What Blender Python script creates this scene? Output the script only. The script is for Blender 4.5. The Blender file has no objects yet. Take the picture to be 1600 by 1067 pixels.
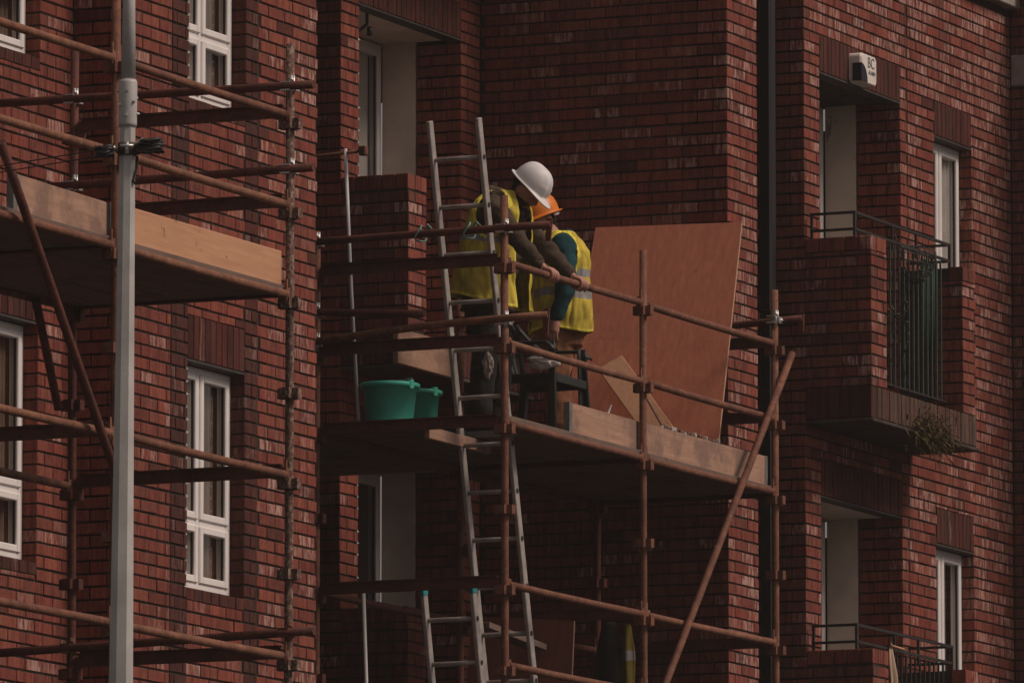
import bpy, bmesh, math, random
from mathutils import Vector, Matrix, Euler, noise as mnoise
random.seed(7)
D = bpy.data
SC = bpy.context.scene
COL = SC.collection
R = math.radians

# ------------------------------------------------------------------ camera, sky, sun, exposure
F_PX, PITCH, ALPHA = 13667.0, 7.3236, 24.0521          # focal length in photo pixels, tilt up, heading from the facade line
cam = D.cameras.new('camera')
cam_o = D.objects.new('camera', cam); COL.objects.link(cam_o)
cam.sensor_width = 36.0; cam.sensor_fit = 'HORIZONTAL'
cam.lens = 36.0 * F_PX / 1600.0
cam.clip_start = 1.0; cam.clip_end = 2000.0
cam_o.location = (0, 0, 1.6)
_a, _p = R(ALPHA), R(PITCH)
_fw = Vector((math.cos(_a) * math.cos(_p), math.sin(_a) * math.cos(_p), math.sin(_p)))
cam_o.rotation_euler = _fw.to_track_quat('-Z', 'Y').to_euler()
SC.camera = cam_o

SUN_EL, SUN_AZ = 46.0, -78.0                           # azimuth measured from +X (along the facade) towards +Y (into the building)
world = D.worlds.new('World'); SC.world = world; world.use_nodes = True
wn = world.node_tree; wn.nodes.clear()
w_out = wn.nodes.new('ShaderNodeOutputWorld'); w_bg = wn.nodes.new('ShaderNodeBackground')
w_sky = wn.nodes.new('ShaderNodeTexSky'); w_sky.sky_type = 'NISHITA'; w_sky.sun_disc = False
w_sky.sun_elevation = R(SUN_EL); w_sky.sun_rotation = R(90.0 - SUN_AZ)
w_sky.air_density = 1.0; w_sky.dust_density = 1.0; w_sky.ozone_density = 1.0
w_hs = wn.nodes.new('ShaderNodeHueSaturation'); w_hs.inputs['Saturation'].default_value = 0.18   # cloud cover: almost no blue
w_mx = wn.nodes.new('ShaderNodeMix'); w_mx.data_type = 'RGBA'; w_mx.blend_type = 'MULTIPLY'
w_mx.inputs['Factor'].default_value = 1.0; w_mx.inputs['B'].default_value = (1.0, 0.855, 0.785, 1)
wn.links.new(w_sky.outputs[0], w_hs.inputs['Color']); wn.links.new(w_hs.outputs[0], w_mx.inputs['A'])
w_tc = wn.nodes.new('ShaderNodeTexCoord'); w_sep = wn.nodes.new('ShaderNodeSeparateXYZ'); wn.links.new(w_tc.outputs['Generated'], w_sep.inputs[0])
w_cie = wn.nodes.new('ShaderNodeMapRange'); w_cie.inputs['From Min'].default_value = 0.0; w_cie.inputs['From Max'].default_value = 1.0
w_cie.inputs['To Min'].default_value = 0.75; w_cie.inputs['To Max'].default_value = 2.25          # standard overcast sky: zenith three times the horizon
wn.links.new(w_sep.outputs['Z'], w_cie.inputs['Value'])
w_m2 = wn.nodes.new('ShaderNodeVectorMath'); w_m2.operation = 'SCALE'
wn.links.new(w_mx.outputs['Result'], w_m2.inputs[0]); wn.links.new(w_cie.outputs['Result'], w_m2.inputs['Scale'])
wn.links.new(w_m2.outputs[0], w_bg.inputs['Color']); wn.links.new(w_bg.outputs[0], w_out.inputs['Surface'])
w_bg.inputs['Strength'].default_value = 0.05
sun = D.lights.new('sun', 'SUN'); sun.energy = 2.5; sun.angle = R(20); sun.color = (1.0, 0.85, 0.745)
sun_o = D.objects.new('sun', sun); COL.objects.link(sun_o)
_sd = Vector((math.cos(R(SUN_AZ)) * math.cos(R(SUN_EL)), math.sin(R(SUN_AZ)) * math.cos(R(SUN_EL)), math.sin(R(SUN_EL))))
sun_o.rotation_euler = _sd.to_track_quat('Z', 'Y').to_euler()
sun_o.location = (40, 0, 40)
SC.view_settings.view_transform = 'Standard'; SC.view_settings.look = 'None'
SC.view_settings.gamma = 1.0; SC.view_settings.exposure = -0.30; SC.view_settings.use_curve_mapping = False
SC.render.engine = 'CYCLES'
SC.cycles.max_bounces = 5; SC.cycles.diffuse_bounces = 3; SC.cycles.glossy_bounces = 2
SC.cycles.transparent_max_bounces = 8; SC.cycles.use_denoising = True

# ------------------------------------------------------------------ helpers
def project(p):
    """pixel of a world point in the photograph, used only to choose which bricks become single objects"""
    v = Vector(p) - cam_o.location
    rt = Vector((math.sin(_a), -math.cos(_a), 0)); up = rt.cross(_fw)
    d = v.dot(_fw)
    return 800 + F_PX * v.dot(rt) / d, 533.5 - F_PX * v.dot(up) / d

def tag(o, label=None, cat=None, group=None, kind=None):
    if label: o['label'] = label
    if cat: o['category'] = cat
    if group: o['group'] = group
    if kind: o['kind'] = kind
    return o

def empty(name, loc=(0, 0, 0), label=None, cat=None, group=None, rot=(0, 0, 0)):
    o = D.objects.new(name, None); COL.objects.link(o)
    o.location = loc; o.rotation_euler = rot; o.empty_display_size = 0.1
    return tag(o, label, cat, group)

def par(o, parent):
    if parent is not None:
        o.parent = parent
    return o

class MB:
    """collects shapes for ONE mesh object"""
    def __init__(s): s.v = []; s.f = []; s.sm = []; s.mi = []; s.m = 0
    def add(s, vs, fs, smooth=False):
        b = len(s.v); s.v += [tuple(x) for x in vs]
        for f in fs: s.f.append(tuple(i + b for i in f)); s.sm.append(smooth); s.mi.append(s.m)
    def box(s, a, b, mat=None, ch=0.0):
        (x0, y0, z0), (x1, y1, z1) = a, b
        if ch <= 0:
            vs = [Vector(p) for p in ((x0,y0,z0),(x1,y0,z0),(x1,y1,z0),(x0,y1,z0),(x0,y0,z1),(x1,y0,z1),(x1,y1,z1),(x0,y1,z1))]
            fs = [(0,3,2,1),(4,5,6,7),(0,1,5,4),(1,2,6,5),(2,3,7,6),(3,0,4,7)]
        else:
            bm = bmesh.new(); bmesh.ops.create_cube(bm, size=1.0)
            bmesh.ops.scale(bm, vec=(x1-x0, y1-y0, z1-z0), verts=bm.verts)
            bmesh.ops.translate(bm, vec=((x0+x1)/2, (y0+y1)/2, (z0+z1)/2), verts=bm.verts)
            bmesh.ops.bevel(bm, geom=list(bm.edges), offset=ch, segments=1, affect='EDGES')
            bm.verts.index_update()
            vs = [v.co.copy() for v in bm.verts]; fs = [tuple(v.index for v in f.verts) for f in bm.faces]; bm.free()
        if mat is not None: vs = [mat @ p for p in vs]
        s.add(vs, fs)
    def beam(s, p, q, w, h, up=(0, 0, 1), ch=0.0):
        """box from p to q, w wide sideways and h tall"""
        p, q = Vector(p), Vector(q); d = q - p; L = d.length; d.normalize()
        u = Vector(up); sd = d.cross(u).normalized(); u = sd.cross(d)
        m = Matrix((( d.x, sd.x, u.x, p.x), (d.y, sd.y, u.y, p.y), (d.z, sd.z, u.z, p.z), (0,0,0,1)))
        s.box((0, -w/2, -h/2), (L, w/2, h/2), m, ch)
    def tube(s, pts, r, n=10, cap=True, smooth=True, sx=1.0, up=None):
        pts = [Vector(p) for p in pts]; k = len(pts)
        rs = r if isinstance(r, (list, tuple)) else [r] * k
        base = len(s.v); ref = None; vs = []; fs = []
        for i, p in enumerate(pts):
            t = (pts[min(i+1, k-1)] - pts[max(i-1, 0)]).normalized()
            if ref is None:
                ref = Vector(up) if up else (Vector((0,0,1)) if abs(t.z) < 0.9 else Vector((1,0,0)))
            a = t.cross(ref).normalized(); b = a.cross(t); ref = b
            for j in range(n):
                th = 2*math.pi*j/n
                vs.append(p + (a*math.cos(th)*sx + b*math.sin(th))*rs[i])
        for i in range(k-1):
            for j in range(n):
                fs.append((i*n+j, i*n+(j+1)%n, (i+1)*n+(j+1)%n, (i+1)*n+j))
        s.add(vs, fs, smooth)
        if cap:
            b = len(s.v) - len(vs)
            s.f.append(tuple(b+j for j in range(n))[::-1]); s.sm.append(False); s.mi.append(s.m)
            s.f.append(tuple(b+(k-1)*n+j for j in range(n))); s.sm.append(False); s.mi.append(s.m)
    def lathe(s, prof, n=24, c=(0,0,0), smooth=True, close=False):
        vs = []; fs = []; k = len(prof)
        for (r, z) in prof:
            for j in range(n):
                th = 2*math.pi*j/n; vs.append((c[0]+r*math.cos(th), c[1]+r*math.sin(th), c[2]+z))
        for i in range(k-1):
            for j in range(n): fs.append((i*n+j, i*n+(j+1)%n, (i+1)*n+(j+1)%n, (i+1)*n+j))
        s.add(vs, fs, smooth)
        if close:
            b = len(s.v)-len(vs); s.f.append(tuple(b+j for j in range(n))[::-1]); s.sm.append(False); s.mi.append(s.m)
    def grid(s, fn, nu, nv, smooth=True, wrap_u=False):
        vs = [fn(i/(nu if wrap_u else nu-1), j/(nv-1)) for j in range(nv) for i in range(nu)]
        fs = []
        for j in range(nv-1):
            for i in range(nu if wrap_u else nu-1):
                i2 = (i+1) % nu; fs.append((j*nu+i, j*nu+i2, (j+1)*nu+i2, (j+1)*nu+i))
        s.add(vs, fs, smooth)
    def mesh(s, name, mats):
        me = D.meshes.new(name); me.from_pydata(s.v, [], s.f)
        me.polygons.foreach_set('use_smooth', s.sm)
        for m in (mats if isinstance(mats, (list, tuple)) else [mats]): me.materials.append(m)
        if any(s.mi): me.polygons.foreach_set('material_index', s.mi)
        me.update(); return me
    def build(s, name, mats, parent=None):
        o = D.objects.new(name, s.mesh(name, mats)); COL.objects.link(o)
        return par(o, parent)

def inst(src_mesh, name, loc, parent=None, rot=None):
    o = D.objects.new(name, src_mesh); COL.objects.link(o); o.location = loc
    if rot is not None: o.rotation_euler = rot
    return par(o, parent)

# ------------------------------------------------------------------ materials (all procedural)
class NT:
    def __init__(s, name, rough=0.8, spec=0.25):
        s.m = D.materials.new(name); s.m.use_nodes = True; s.t = s.m.node_tree
        s.b = s.t.nodes['Principled BSDF']; s.b.inputs['Roughness'].default_value = rough
        s.b.inputs['Specular IOR Level'].default_value = spec
        g = s.n('ShaderNodeNewGeometry'); s.pos = g.outputs['Position']
        tc = s.n('ShaderNodeTexCoord'); s.obj = tc.outputs['Object']
    def n(s, t): return s.t.nodes.new(t)
    def l(s, a, b): s.t.links.new(a, b)
    def val(s, sock, v):
        if hasattr(v, 'is_output'): s.l(v, sock)
        else: sock.default_value = v
    def scale(s, vec, k):
        m = s.n('ShaderNodeVectorMath'); m.operation = 'MULTIPLY'; s.l(vec, m.inputs[0]); m.inputs[1].default_value = k; return m.outputs[0]
    def noise(s, k, detail=3.0, rough=0.55, vec=None, scale=1.0):
        v = s.scale(vec or s.pos, k if isinstance(k, tuple) else (k, k, k))
        x = s.n('ShaderNodeTexNoise'); x.inputs['Scale'].default_value = scale; x.inputs['Detail'].default_value = detail
        x.inputs['Roughness'].default_value = rough; s.l(v, x.inputs['Vector']); return x.outputs['Fac']
    def ramp(s, fac, a, b, lo=0.0, hi=1.0):
        x = s.n('ShaderNodeMapRange'); x.clamp = True; s.val(x.inputs['Value'], fac)
        x.inputs['From Min'].default_value = a; x.inputs['From Max'].default_value = b
        s.val(x.inputs['To Min'], lo); s.val(x.inputs['To Max'], hi); return x.outputs['Result']
    def mul(s, a, b, op='MULTIPLY'):
        x = s.n('ShaderNodeMath'); x.operation = op; s.val(x.inputs[0], a); s.val(x.inputs[1], b); return x.outputs[0]
    def mix(s, fac, a, b, mode='MIX'):
        x = s.n('ShaderNodeMix'); x.data_type = 'RGBA'; x.blend_type = mode
        s.val(x.inputs['Factor'], fac)
        for k, c in (('A', a), ('B', b)):
            s.val(x.inputs[k], (c[0], c[1], c[2], 1.0) if isinstance(c, tuple) else c)
        return x.outputs['Result']
    def attr(s, name):
        x = s.n('ShaderNodeAttribute'); x.attribute_name = name
        sp = s.n('ShaderNodeSeparateColor'); s.l(x.outputs['Color'], sp.inputs[0]); return [sp.outputs[0], sp.outputs[1], sp.outputs[2], x.outputs['Alpha']]
    def color(s, c): s.val(s.b.inputs['Base Color'], (c[0], c[1], c[2], 1.0) if isinstance(c, tuple) else c); return s
    def bump(s, h, dist=0.01, strength=0.6):
        x = s.n('ShaderNodeBump'); x.inputs['Distance'].default_value = dist; x.inputs['Strength'].default_value = strength
        s.l(h, x.inputs['Height']); s.l(x.outputs[0], s.b.inputs['Normal']); return s

def mat_brick():
    t = NT('brick', 0.86, 0.2)
    a = t.attr('tone')
    base = t.mix(a[0], (0.075, 0.019, 0.015), (0.365, 0.080, 0.054))
    base = t.mix(t.mul(a[1], 0.65), base, (0.38, 0.108, 0.063))
    base = t.mix(a[3], base, (0.110, 0.072, 0.052))
    streak = t.noise((27, 27, 3.2), 4, 0.62)
    fine = t.noise((90, 90, 40), 3, 0.6)
    base = t.mix(t.ramp(streak, 0.42, 0.66, 0.0, 0.62), base, (0.36, 0.33, 0.34), 'MULTIPLY')
    base = t.mix(t.ramp(fine, 0.40, 0.72, 0.0, 0.55), base, (0.45, 0.42, 0.42), 'MULTIPLY')
    soot = t.mul(t.ramp(t.noise((0.9, 0.9, 0.45), 5, 0.6), 0.42, 0.70), t.ramp(t.noise((5, 5, 0.8), 3), 0.3, 0.65, 0.35, 1.0))
    base = t.mix(t.mul(soot, 0.52), base, (0.42, 0.44, 0.46), 'MULTIPLY')
    lit = t.ramp(a[0], 0.2, 0.45)
    dust = t.ramp(t.noise((44, 44, 4.5), 4, 0.7), 0.54, 0.72, 0.0, 0.30)
    base = t.mix(t.mul(dust, lit), base, (0.45, 0.225, 0.17))
    bl = t.mul(a[2], t.ramp(t.noise((34, 34, 6.5), 5, 0.7), 0.46, 0.60))
    base = t.mix(t.mul(bl, 0.8), base, (0.56, 0.37, 0.315))
    t.color(base)
    t.bump(t.mul(streak, fine, 'ADD'), 0.006, 0.6)
    return t.m

def mat_simple(name, c, rough=0.7, var=0.25, k=6.0, spec=0.25, dark=None, bump=0.0, metal=0.0, bk=60):
    t = NT(name, rough, spec)
    d = dark or tuple(x * (1 - var) for x in c)
    l = tuple(min(1, x * (1 + var * 0.5)) for x in c)
    t.color(t.mix(t.ramp(t.noise(k, 4), 0.3, 0.7), d, l))
    t.b.inputs['Metallic'].default_value = metal
    if bump: t.bump(t.noise(bk, 3), bump, 0.5)
    return t.m

def mat_rust(name, c1, c2, spat=0.55, sc=(0.34, 0.25, 0.2)):
    t = NT(name, 0.75, 0.3)
    b = t.mix(t.ramp(t.noise(9, 4), 0.35, 0.65), c1, c2)
    b = t.mix(t.ramp(t.noise(40, 3), 0.5, 0.72, 0, 0.8), b, tuple(x*0.35 for x in c1))
    b = t.mix(t.ramp(t.noise((55, 55, 40), 4, 0.7), spat, spat + 0.09, 0, 0.8), b, sc)
    t.color(b); t.bump(t.noise(90, 3), 0.004, 0.5)
    return t.m

def mat_wood(name, c1, c2, stain=(0.12, 0.07, 0.05), st=0.62, grain=(3, 40, 40), axis=None, k=1.0):
    t = NT(name, 0.8, 0.2)
    g = t.noise(grain, 5, 0.6)
    b = t.mix(t.ramp(g, 0.3, 0.7), c1, c2)
    b = t.mix(t.ramp(t.noise(3.2*k, 5, 0.65), st, st + 0.14, 0, 0.75), b, stain)
    b = t.mix(t.ramp(t.noise(13*k, 3, 0.6), 0.66, 0.76, 0, 0.6), b, tuple(x*0.5 for x in stain))
    t.color(b); t.bump(g, 0.003, 0.4)
    return t.m

M = {}
M['brick'] = mat_brick()
M['mortar'] = mat_simple('mortar', (0.050, 0.036, 0.031), 0.95, 0.4, 20, 0.1, bump=0.004)
M['mortar_pale'] = mat_simple('pale_mortar', (0.46, 0.42, 0.38), 0.95, 0.2, 30, 0.1)
M['plaster'] = mat_simple('plaster', (0.70, 0.58, 0.49), 0.9, 0.22, 3.0, 0.15, bump=0.004)
def mat_peel():
    t = NT('peeling_plaster', 0.9, 0.15)
    b = t.mix(t.ramp(t.noise(2.5, 4), 0.3, 0.7), (0.64, 0.525, 0.44), (0.76, 0.625, 0.52))
    b = t.mix(t.ramp(t.noise((7, 7, 2.2), 6, 0.72), 0.585, 0.61, 0, 0.8), b, (0.20, 0.135, 0.105))
    t.color(b); t.bump(t.noise((9, 9, 3), 5), 0.01, 0.4); return t.m
M['peel'] = mat_peel()
M['upvc'] = mat_simple('white_upvc', (0.86, 0.80, 0.765), 0.4, 0.08, 5, 0.4)
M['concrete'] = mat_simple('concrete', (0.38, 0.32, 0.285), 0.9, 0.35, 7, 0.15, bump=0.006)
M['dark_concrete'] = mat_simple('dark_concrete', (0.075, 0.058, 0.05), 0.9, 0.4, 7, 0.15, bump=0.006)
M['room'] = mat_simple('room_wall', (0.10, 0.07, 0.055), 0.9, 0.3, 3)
M['lead'] = mat_simple('lintel_steel', (0.06, 0.05, 0.047), 0.6, 0.4, 20, 0.4)
M['black_pipe'] = mat_simple('black_plastic', (0.013, 0.012, 0.012), 0.5, 0.3, 5, 0.45)
M['rail'] = mat_simple('painted_iron', (0.030, 0.027, 0.026), 0.5, 0.4, 30, 0.4)
M['green_rail'] = mat_simple('green_iron', (0.060, 0.078, 0.062), 0.6, 0.4, 30, 0.4)
M['rust'] = mat_rust('oxide_tube', (0.225, 0.088, 0.050), (0.125, 0.047, 0.030), 0.61)
M['rust_flaky'] = mat_rust('flaking_tube', (0.10, 0.055, 0.042), (0.15, 0.065, 0.045), 0.50, (0.34, 0.26, 0.20))
M['rust_orange'] = mat_rust('brown_rust_tube', (0.27, 0.115, 0.064), (0.165, 0.066, 0.040), 0.60)
M['rust_red'] = mat_rust('red_oxide_steel', (0.145, 0.042, 0.027), (0.080, 0.026, 0.019), 0.66)
M['galv'] = mat_simple('galvanised', (0.52, 0.495, 0.47), 0.5, 0.2, 5, 0.5, bump=0.002)
M['band'] = mat_simple('dull_steel_band', (0.17, 0.155, 0.145), 0.6, 0.35, 25, 0.4)
M['zinc'] = mat_simple('zinc_clamp', (0.62, 0.60, 0.58), 0.35, 0.3, 40, 0.6, metal=0.6)
M['alu'] = mat_simple('dull_aluminium', (0.42, 0.37, 0.335), 0.5, 0.3, 14, 0.5, metal=0.25, bump=0.002)
M['teal_plastic'] = mat_simple('teal_plastic', (0.03, 0.27, 0.28), 0.5, 0.25, 10)
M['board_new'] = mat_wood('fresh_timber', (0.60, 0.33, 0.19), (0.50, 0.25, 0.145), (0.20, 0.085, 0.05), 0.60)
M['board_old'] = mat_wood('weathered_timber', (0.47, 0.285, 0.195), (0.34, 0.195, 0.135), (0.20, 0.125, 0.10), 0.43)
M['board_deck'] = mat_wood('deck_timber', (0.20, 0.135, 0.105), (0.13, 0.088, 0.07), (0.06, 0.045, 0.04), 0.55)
M['ply'] = mat_wood('red_plywood', (0.76, 0.285, 0.172), (0.60, 0.21, 0.125), (0.47, 0.155, 0.095), 0.6, (28, 28, 1.6), k=0.5)
M['ply_shaded'] = mat_wood('shaded_plywood', (0.24, 0.085, 0.055), (0.19, 0.066, 0.043), (0.15, 0.05, 0.035), 0.6, (28, 28, 1.6), k=0.5)  # darkened copy of the red plywood, shade below the deck painted in
M['ply_edge'] = mat_simple('plywood_edge', (0.48, 0.29, 0.19), 0.8, 0.2, 30)

def mat_glass():
    t = NT('window_glass', 0.06, 0.5)
    t.t.nodes.remove(t.b)
    out = t.t.nodes['Material Output']
    tr = t.n('ShaderNodeBsdfTransparent'); tr.inputs[0].default_value = (0.80, 0.80, 0.78, 1)
    gl = t.n('ShaderNodeBsdfGlossy'); gl.inputs['Roughness'].default_value = 0.04; gl.inputs[0].default_value = (0.9, 0.9, 0.9, 1)
    lw = t.n('ShaderNodeLayerWeight'); fac = t.mul(t.mul(t.mul(lw.outputs['Facing'], 3.0, 'POWER'), 0.8), 0.04, 'ADD')
    mx = t.n('ShaderNodeMixShader'); t.l(fac, mx.inputs[0]); t.l(tr.outputs[0], mx.inputs[1]); t.l(gl.outputs[0], mx.inputs[2])
    t.l(mx.outputs[0], out.inputs['Surface']); return t.m
M['glass'] = mat_glass()
M['curtain'] = mat_simple('grey_curtain', (0.78, 0.73, 0.69), 0.9, 0.15, 4)
M['curtain_brown'] = mat_simple('brown_curtain', (0.30, 0.20, 0.15), 0.9, 0.3, 4)

# ------------------------------------------------------------------ ground
g = MB(); g.add([(-900, -900, 0), (900, -900, 0), (900, 900, 0), (-900, 900, 0)], [(0, 1, 2, 3)])
tag(g.build('ground', mat_simple('asphalt', (0.05, 0.047, 0.045), 0.9, 0.3, 0.7, bump=0.01)), kind='structure')

# ------------------------------------------------------------------ the building
BLD = empty('brick_apartment_building', (50, 22.4, 0),
            'dark red brick apartment building with stepped facade, white windows and brick balconies', 'building')
def bpart(o): # parent a world-space part to the building (empty is moved, so keep world coordinates)
    o.parent = BLD; o.matrix_parent_inverse = Matrix.Translation(-BLD.location); return o

CH, BW, BH = 0.0759, 0.225, 0.0635     # course height, stretcher pitch, brick height
BD = 0.1025
Z_ORG = 5.02
Z_TOP = 12.13
bricks = []                            # (axis, plane, u0, u1, z0, z1, tone, wall key)
WALLS = {}

def tone(kind, bloom):
    r = random.random()
    if kind == 'dark':
        return (0.02 + 0.15*r, 0.04*random.random(), 0.03 if random.random() < 0.93 else 0.3, 0.25*random.random())
    if kind == 'grey':
        return (0.2 + 0.3*r, 0.1*random.random(), 0.12*random.random(), 0.6 + 0.4*random.random())
    if kind == 'grime':
        return (0.36 + 0.36*r, 0.5*random.random(), (random.random() if random.random() < bloom else 0.08*random.random()), 0.15 + 0.35*random.random())
    v = 0.46 + 0.30*r
    if random.random() < 0.04: v = 0.10 + 0.15*r
    return (v, random.random()**2, (random.random()**0.7 if random.random() < bloom else 0.06*random.random()), 0.22*random.random()**1.3)

def sub_rect(rect, holes):
    """rect minus holes -> list of rects"""
    out = [rect]
    for (a, b, c, d) in holes:
        nxt = []
        for (u0, u1, z0, z1) in out:
            if b <= u0 or a >= u1 or d <= z0 or c >= z1: nxt.append((u0, u1, z0, z1)); continue
            if a > u0: nxt.append((u0, a, z0, z1))
            if b < u1: nxt.append((b, u1, z0, z1))
            m0, m1 = max(u0, a), min(u1, b)
            if c > z0: nxt.append((m0, m1, z0, c))
            if d < z1: nxt.append((m0, m1, d, z1))
        out = nxt
    return out

def courses(axis, plane, u0, u1, z0, z1, holes=(), corner=False, kind='n', bloom=0.12, key=None, ph=0.0, bloom_fn=None):
    k0 = int(math.floor((z0 - Z_ORG) / CH)); k1 = int(math.ceil((z1 - Z_ORG) / CH))
    for k in range(k0, k1):
        b0 = Z_ORG + k*CH + 0.006 + random.uniform(-0.0012, 0.0012); b1 = b0 + BH + random.uniform(-0.001, 0.001)
        b0 = max(b0, z0 + 0.003); b1 = min(b1, z1 - 0.003)
        if b1 - b0 < 0.018: continue
        odd = k % 2
        if axis == 'B' and corner: odd = 1 - odd
        u = u0 + (0.1125 if odd else 0.0)
        first = True
        if odd and not corner:
            u = u0 - 0.1125
        u += 0 if corner else -ph
        while u < u1:
            a, b = u, min(u + BW - 0.0095, u1)
            u += BW
            a = max(a, u0)
            if b - a < 0.025: continue
            rs = sub_rect((a, b, b0, b1), holes)
            for (p, q, r, s) in rs:
                if q - p < 0.02 or s - r < 0.018: continue
                bl = bloom_fn((p+q)/2, (r+s)/2) if bloom_fn else bloom
                bricks.append((axis, plane, p, q, r, s, tone(kind, bl), key))

def soldiers(axis, plane, u0, u1, z0, z1, kind='dark', key=None, w=0.0755, gap=0.009):
    n = max(1, round((u1 - u0) / w)); w = (u1 - u0) / n
    for i in range(n):
        bricks.append((axis, plane, u0 + i*w + gap/2, u0 + (i+1)*w - gap/2, z0 + 0.004, z1 - 0.004, tone(kind, 0.05), key))

def backing(key, axis, plane, u0, u1, z0, z1, holes=(), depth=0.28, mat='mortar'):
    """mortar body of a wall: its face lies 9 mm behind the brick faces"""
    mb = MB(); e = 0.009
    hs = [(a - e, b + e, c - e, d + e) for (a, b, c, d) in holes]
    for (p, q, r, s) in sub_rect((u0 + e, u1, z0, z1), hs):
        if axis == 'A': mb.box((p, plane + e, r), (q, plane + depth, s))
        else: mb.box((plane + e, p, r), (plane + depth, q, s))
    o = bpart(mb.build('wall', M[mat])); WALLS[key] = o; return o

# --- left block, set-back plane with the first windows
ZB0 = 0.0
W1 = (44.22, 44.99)
H1 = [(W1[0], W1[1], 6.80, 8.20), (W1[0], W1[1], 9.76, 11.12)]
L1 = [(W1[0], W1[1], 8.20, 8.46), (W1[0], W1[1], 11.12, 11.38), (W1[0]-0.0, W1[1], 6.72, 6.80), (W1[0], W1[1], 9.68, 9.76)]
backing('left_back', 'A', 23.10, 39.0, 45.40, ZB0, Z_TOP, H1)
courses('A', 23.10, 41.6, 45.41, 5.7, 10.6, H1 + L1, key='left_back', bloom=0.16)
# --- step and main plane of the left block
backing('left_step', 'B', 45.41, 22.76, 23.38, ZB0, Z_TOP)
courses('B', 45.41, 22.75, 23.095, 5.7, 10.6, corner=True, key='left_step', bloom=0.04)
W2 = (46.25, 47.03)
H2 = [(W2[0], W2[1], 6.76, 8.12), (W2[0], W2[1], 9.69, 11.05)]
L2 = [(W2[0], W2[1], 8.12, 8.385), (W2[0], W2[1], 11.05, 11.31), (W2[0], W2[1], 6.68, 6.76), (W2[0], W2[1], 9.61, 9.69)]
backing('left_front', 'A', 22.75, 45.41, 48.04, ZB0, Z_TOP, H2)
courses('A', 22.75, 45.41, 46.022, 5.7, 10.6, corner=True, key='left_front', bloom=0.18)
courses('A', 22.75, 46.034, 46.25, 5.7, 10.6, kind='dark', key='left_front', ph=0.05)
courses('A', 22.75, 46.255, 47.025, 5.7, 10.6, H2 + L2, key='left_front', bloom=0.2, ph=0.03)
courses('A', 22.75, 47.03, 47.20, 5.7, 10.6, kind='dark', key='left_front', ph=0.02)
courses('A', 22.75, 47.205, 48.04, 5.7, 10.6, key='left_front', bloom=0.3, ph=0.08)
for (a, b, c, d), pl, kk in [(x, 23.10, 'left_back') for x in L1] + [(x, 22.75, 'left_front') for x in L2]:
    soldiers('A', pl, a, b, c, d, key=kk, w=0.0755 if d - c > 0.1 else 0.11)
mb = MB(); mb.box((47.76, 22.78, ZB0), (48.032, 25.2, Z_TOP)); bpart(mb.build('wall', M['mortar']))   # return of the left block, facing away

# --- recess: pier, balcony doors, far pier
DM = (51.70, 53.33)
HM = [(DM[0], DM[1], 8.93, 11.19), (DM[0], DM[1], 5.9, 8.25)]
LM = [(DM[0], DM[1], 11.19, 11.43), (DM[0], DM[1], 8.25, 8.49)]
backing('recess_side', 'B', 51.42, 24.19, 25.2, ZB0, Z_TOP)
courses('B', 51.42, 24.18, 24.75, 6.2, 11.9, corner=True, key='recess_side', bloom=0.05)
backing('recess_back', 'A', 24.18, 51.42, 53.70, ZB0, Z_TOP, HM)
courses('A', 24.18, 51.42, 53.642, 6.2, 11.9, [(DM[0], DM[1], 8.93, 11.43), (DM[0], DM[1], 5.9, 8.49)], corner=True, key='recess_back', bloom=0.06)
mb = MB(); mb.box((47.7, 25.0, ZB0), (51.42, 25.3, Z_TOP)); bpart(mb.build('wall', M['mortar']))
# --- big frontal wall of the recess, and its outer strip
backing('recess_front', 'B', 53.65, 22.37, 24.30, ZB0, Z_TOP, depth=0.4)
courses('B', 53.65, 22.36, 24.175, 6.2, 11.95, corner=True, key='recess_front', bloom=0.16)
backing('strip', 'A', 22.36, 53.65, 54.16, ZB0, Z_TOP)
courses('A', 22.36, 53.65, 54.17, 6.2, 11.95, corner=True, key='strip', bloom=0.62)
mb = MB(); mb.box((54.05, 22.72, ZB0), (55.2, 23.0, Z_TOP)); mb.box((53.9, 22.38, ZB0), (54.161, 22.9, Z_TOP)); bpart(mb.build('wall', M['mortar']))
# --- right block
backing('groove_side', 'B', 55.02, 22.37, 22.71, ZB0, Z_TOP)
courses('B', 55.02, 22.36, 22.715, 6.4, 12.1, corner=True, key='groove_side', bloom=0.10, kind='grime')
DR = (55.30, 56.82); WR = (57.48, 58.21)
HR = [(DR[0], DR[1], 8.93, 11.14), (DR[0], DR[1], 5.9, 8.20), (WR[0], WR[1], 8.95, 11.0), (WR[0], WR[1], 6.05, 8.08)]
LR = [(DR[0], DR[1], 11.14, 11.40), (DR[0], DR[1], 8.20, 8.46), (WR[0], WR[1], 11.0, 11.25), (WR[0], WR[1], 8.08, 8.335)]
backing('right_front', 'A', 22.36, 55.02, 59.03, ZB0, Z_TOP, HR)
def right_bloom(u, z):
    return 0.32 + 0.45*max(0, min(1, (u - 57.2)/1.2)) + (0.25 if z > 10.9 else 0.0)
courses('A', 22.36, 55.02, 56.955, 6.4, 12.1, HR + LR, corner=True, key='right_front', bloom_fn=right_bloom)
courses('A', 22.36, 56.965, 59.005, 6.4, 12.1, HR + LR, key='right_front', bloom_fn=right_bloom, ph=0.06)
for L, pl, kk in [(x, 24.18, 'recess_back') for x in LM] + [(x, 22.36, 'right_front') for x in LR]:
    soldiers('A', pl, *L, key=kk)
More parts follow.
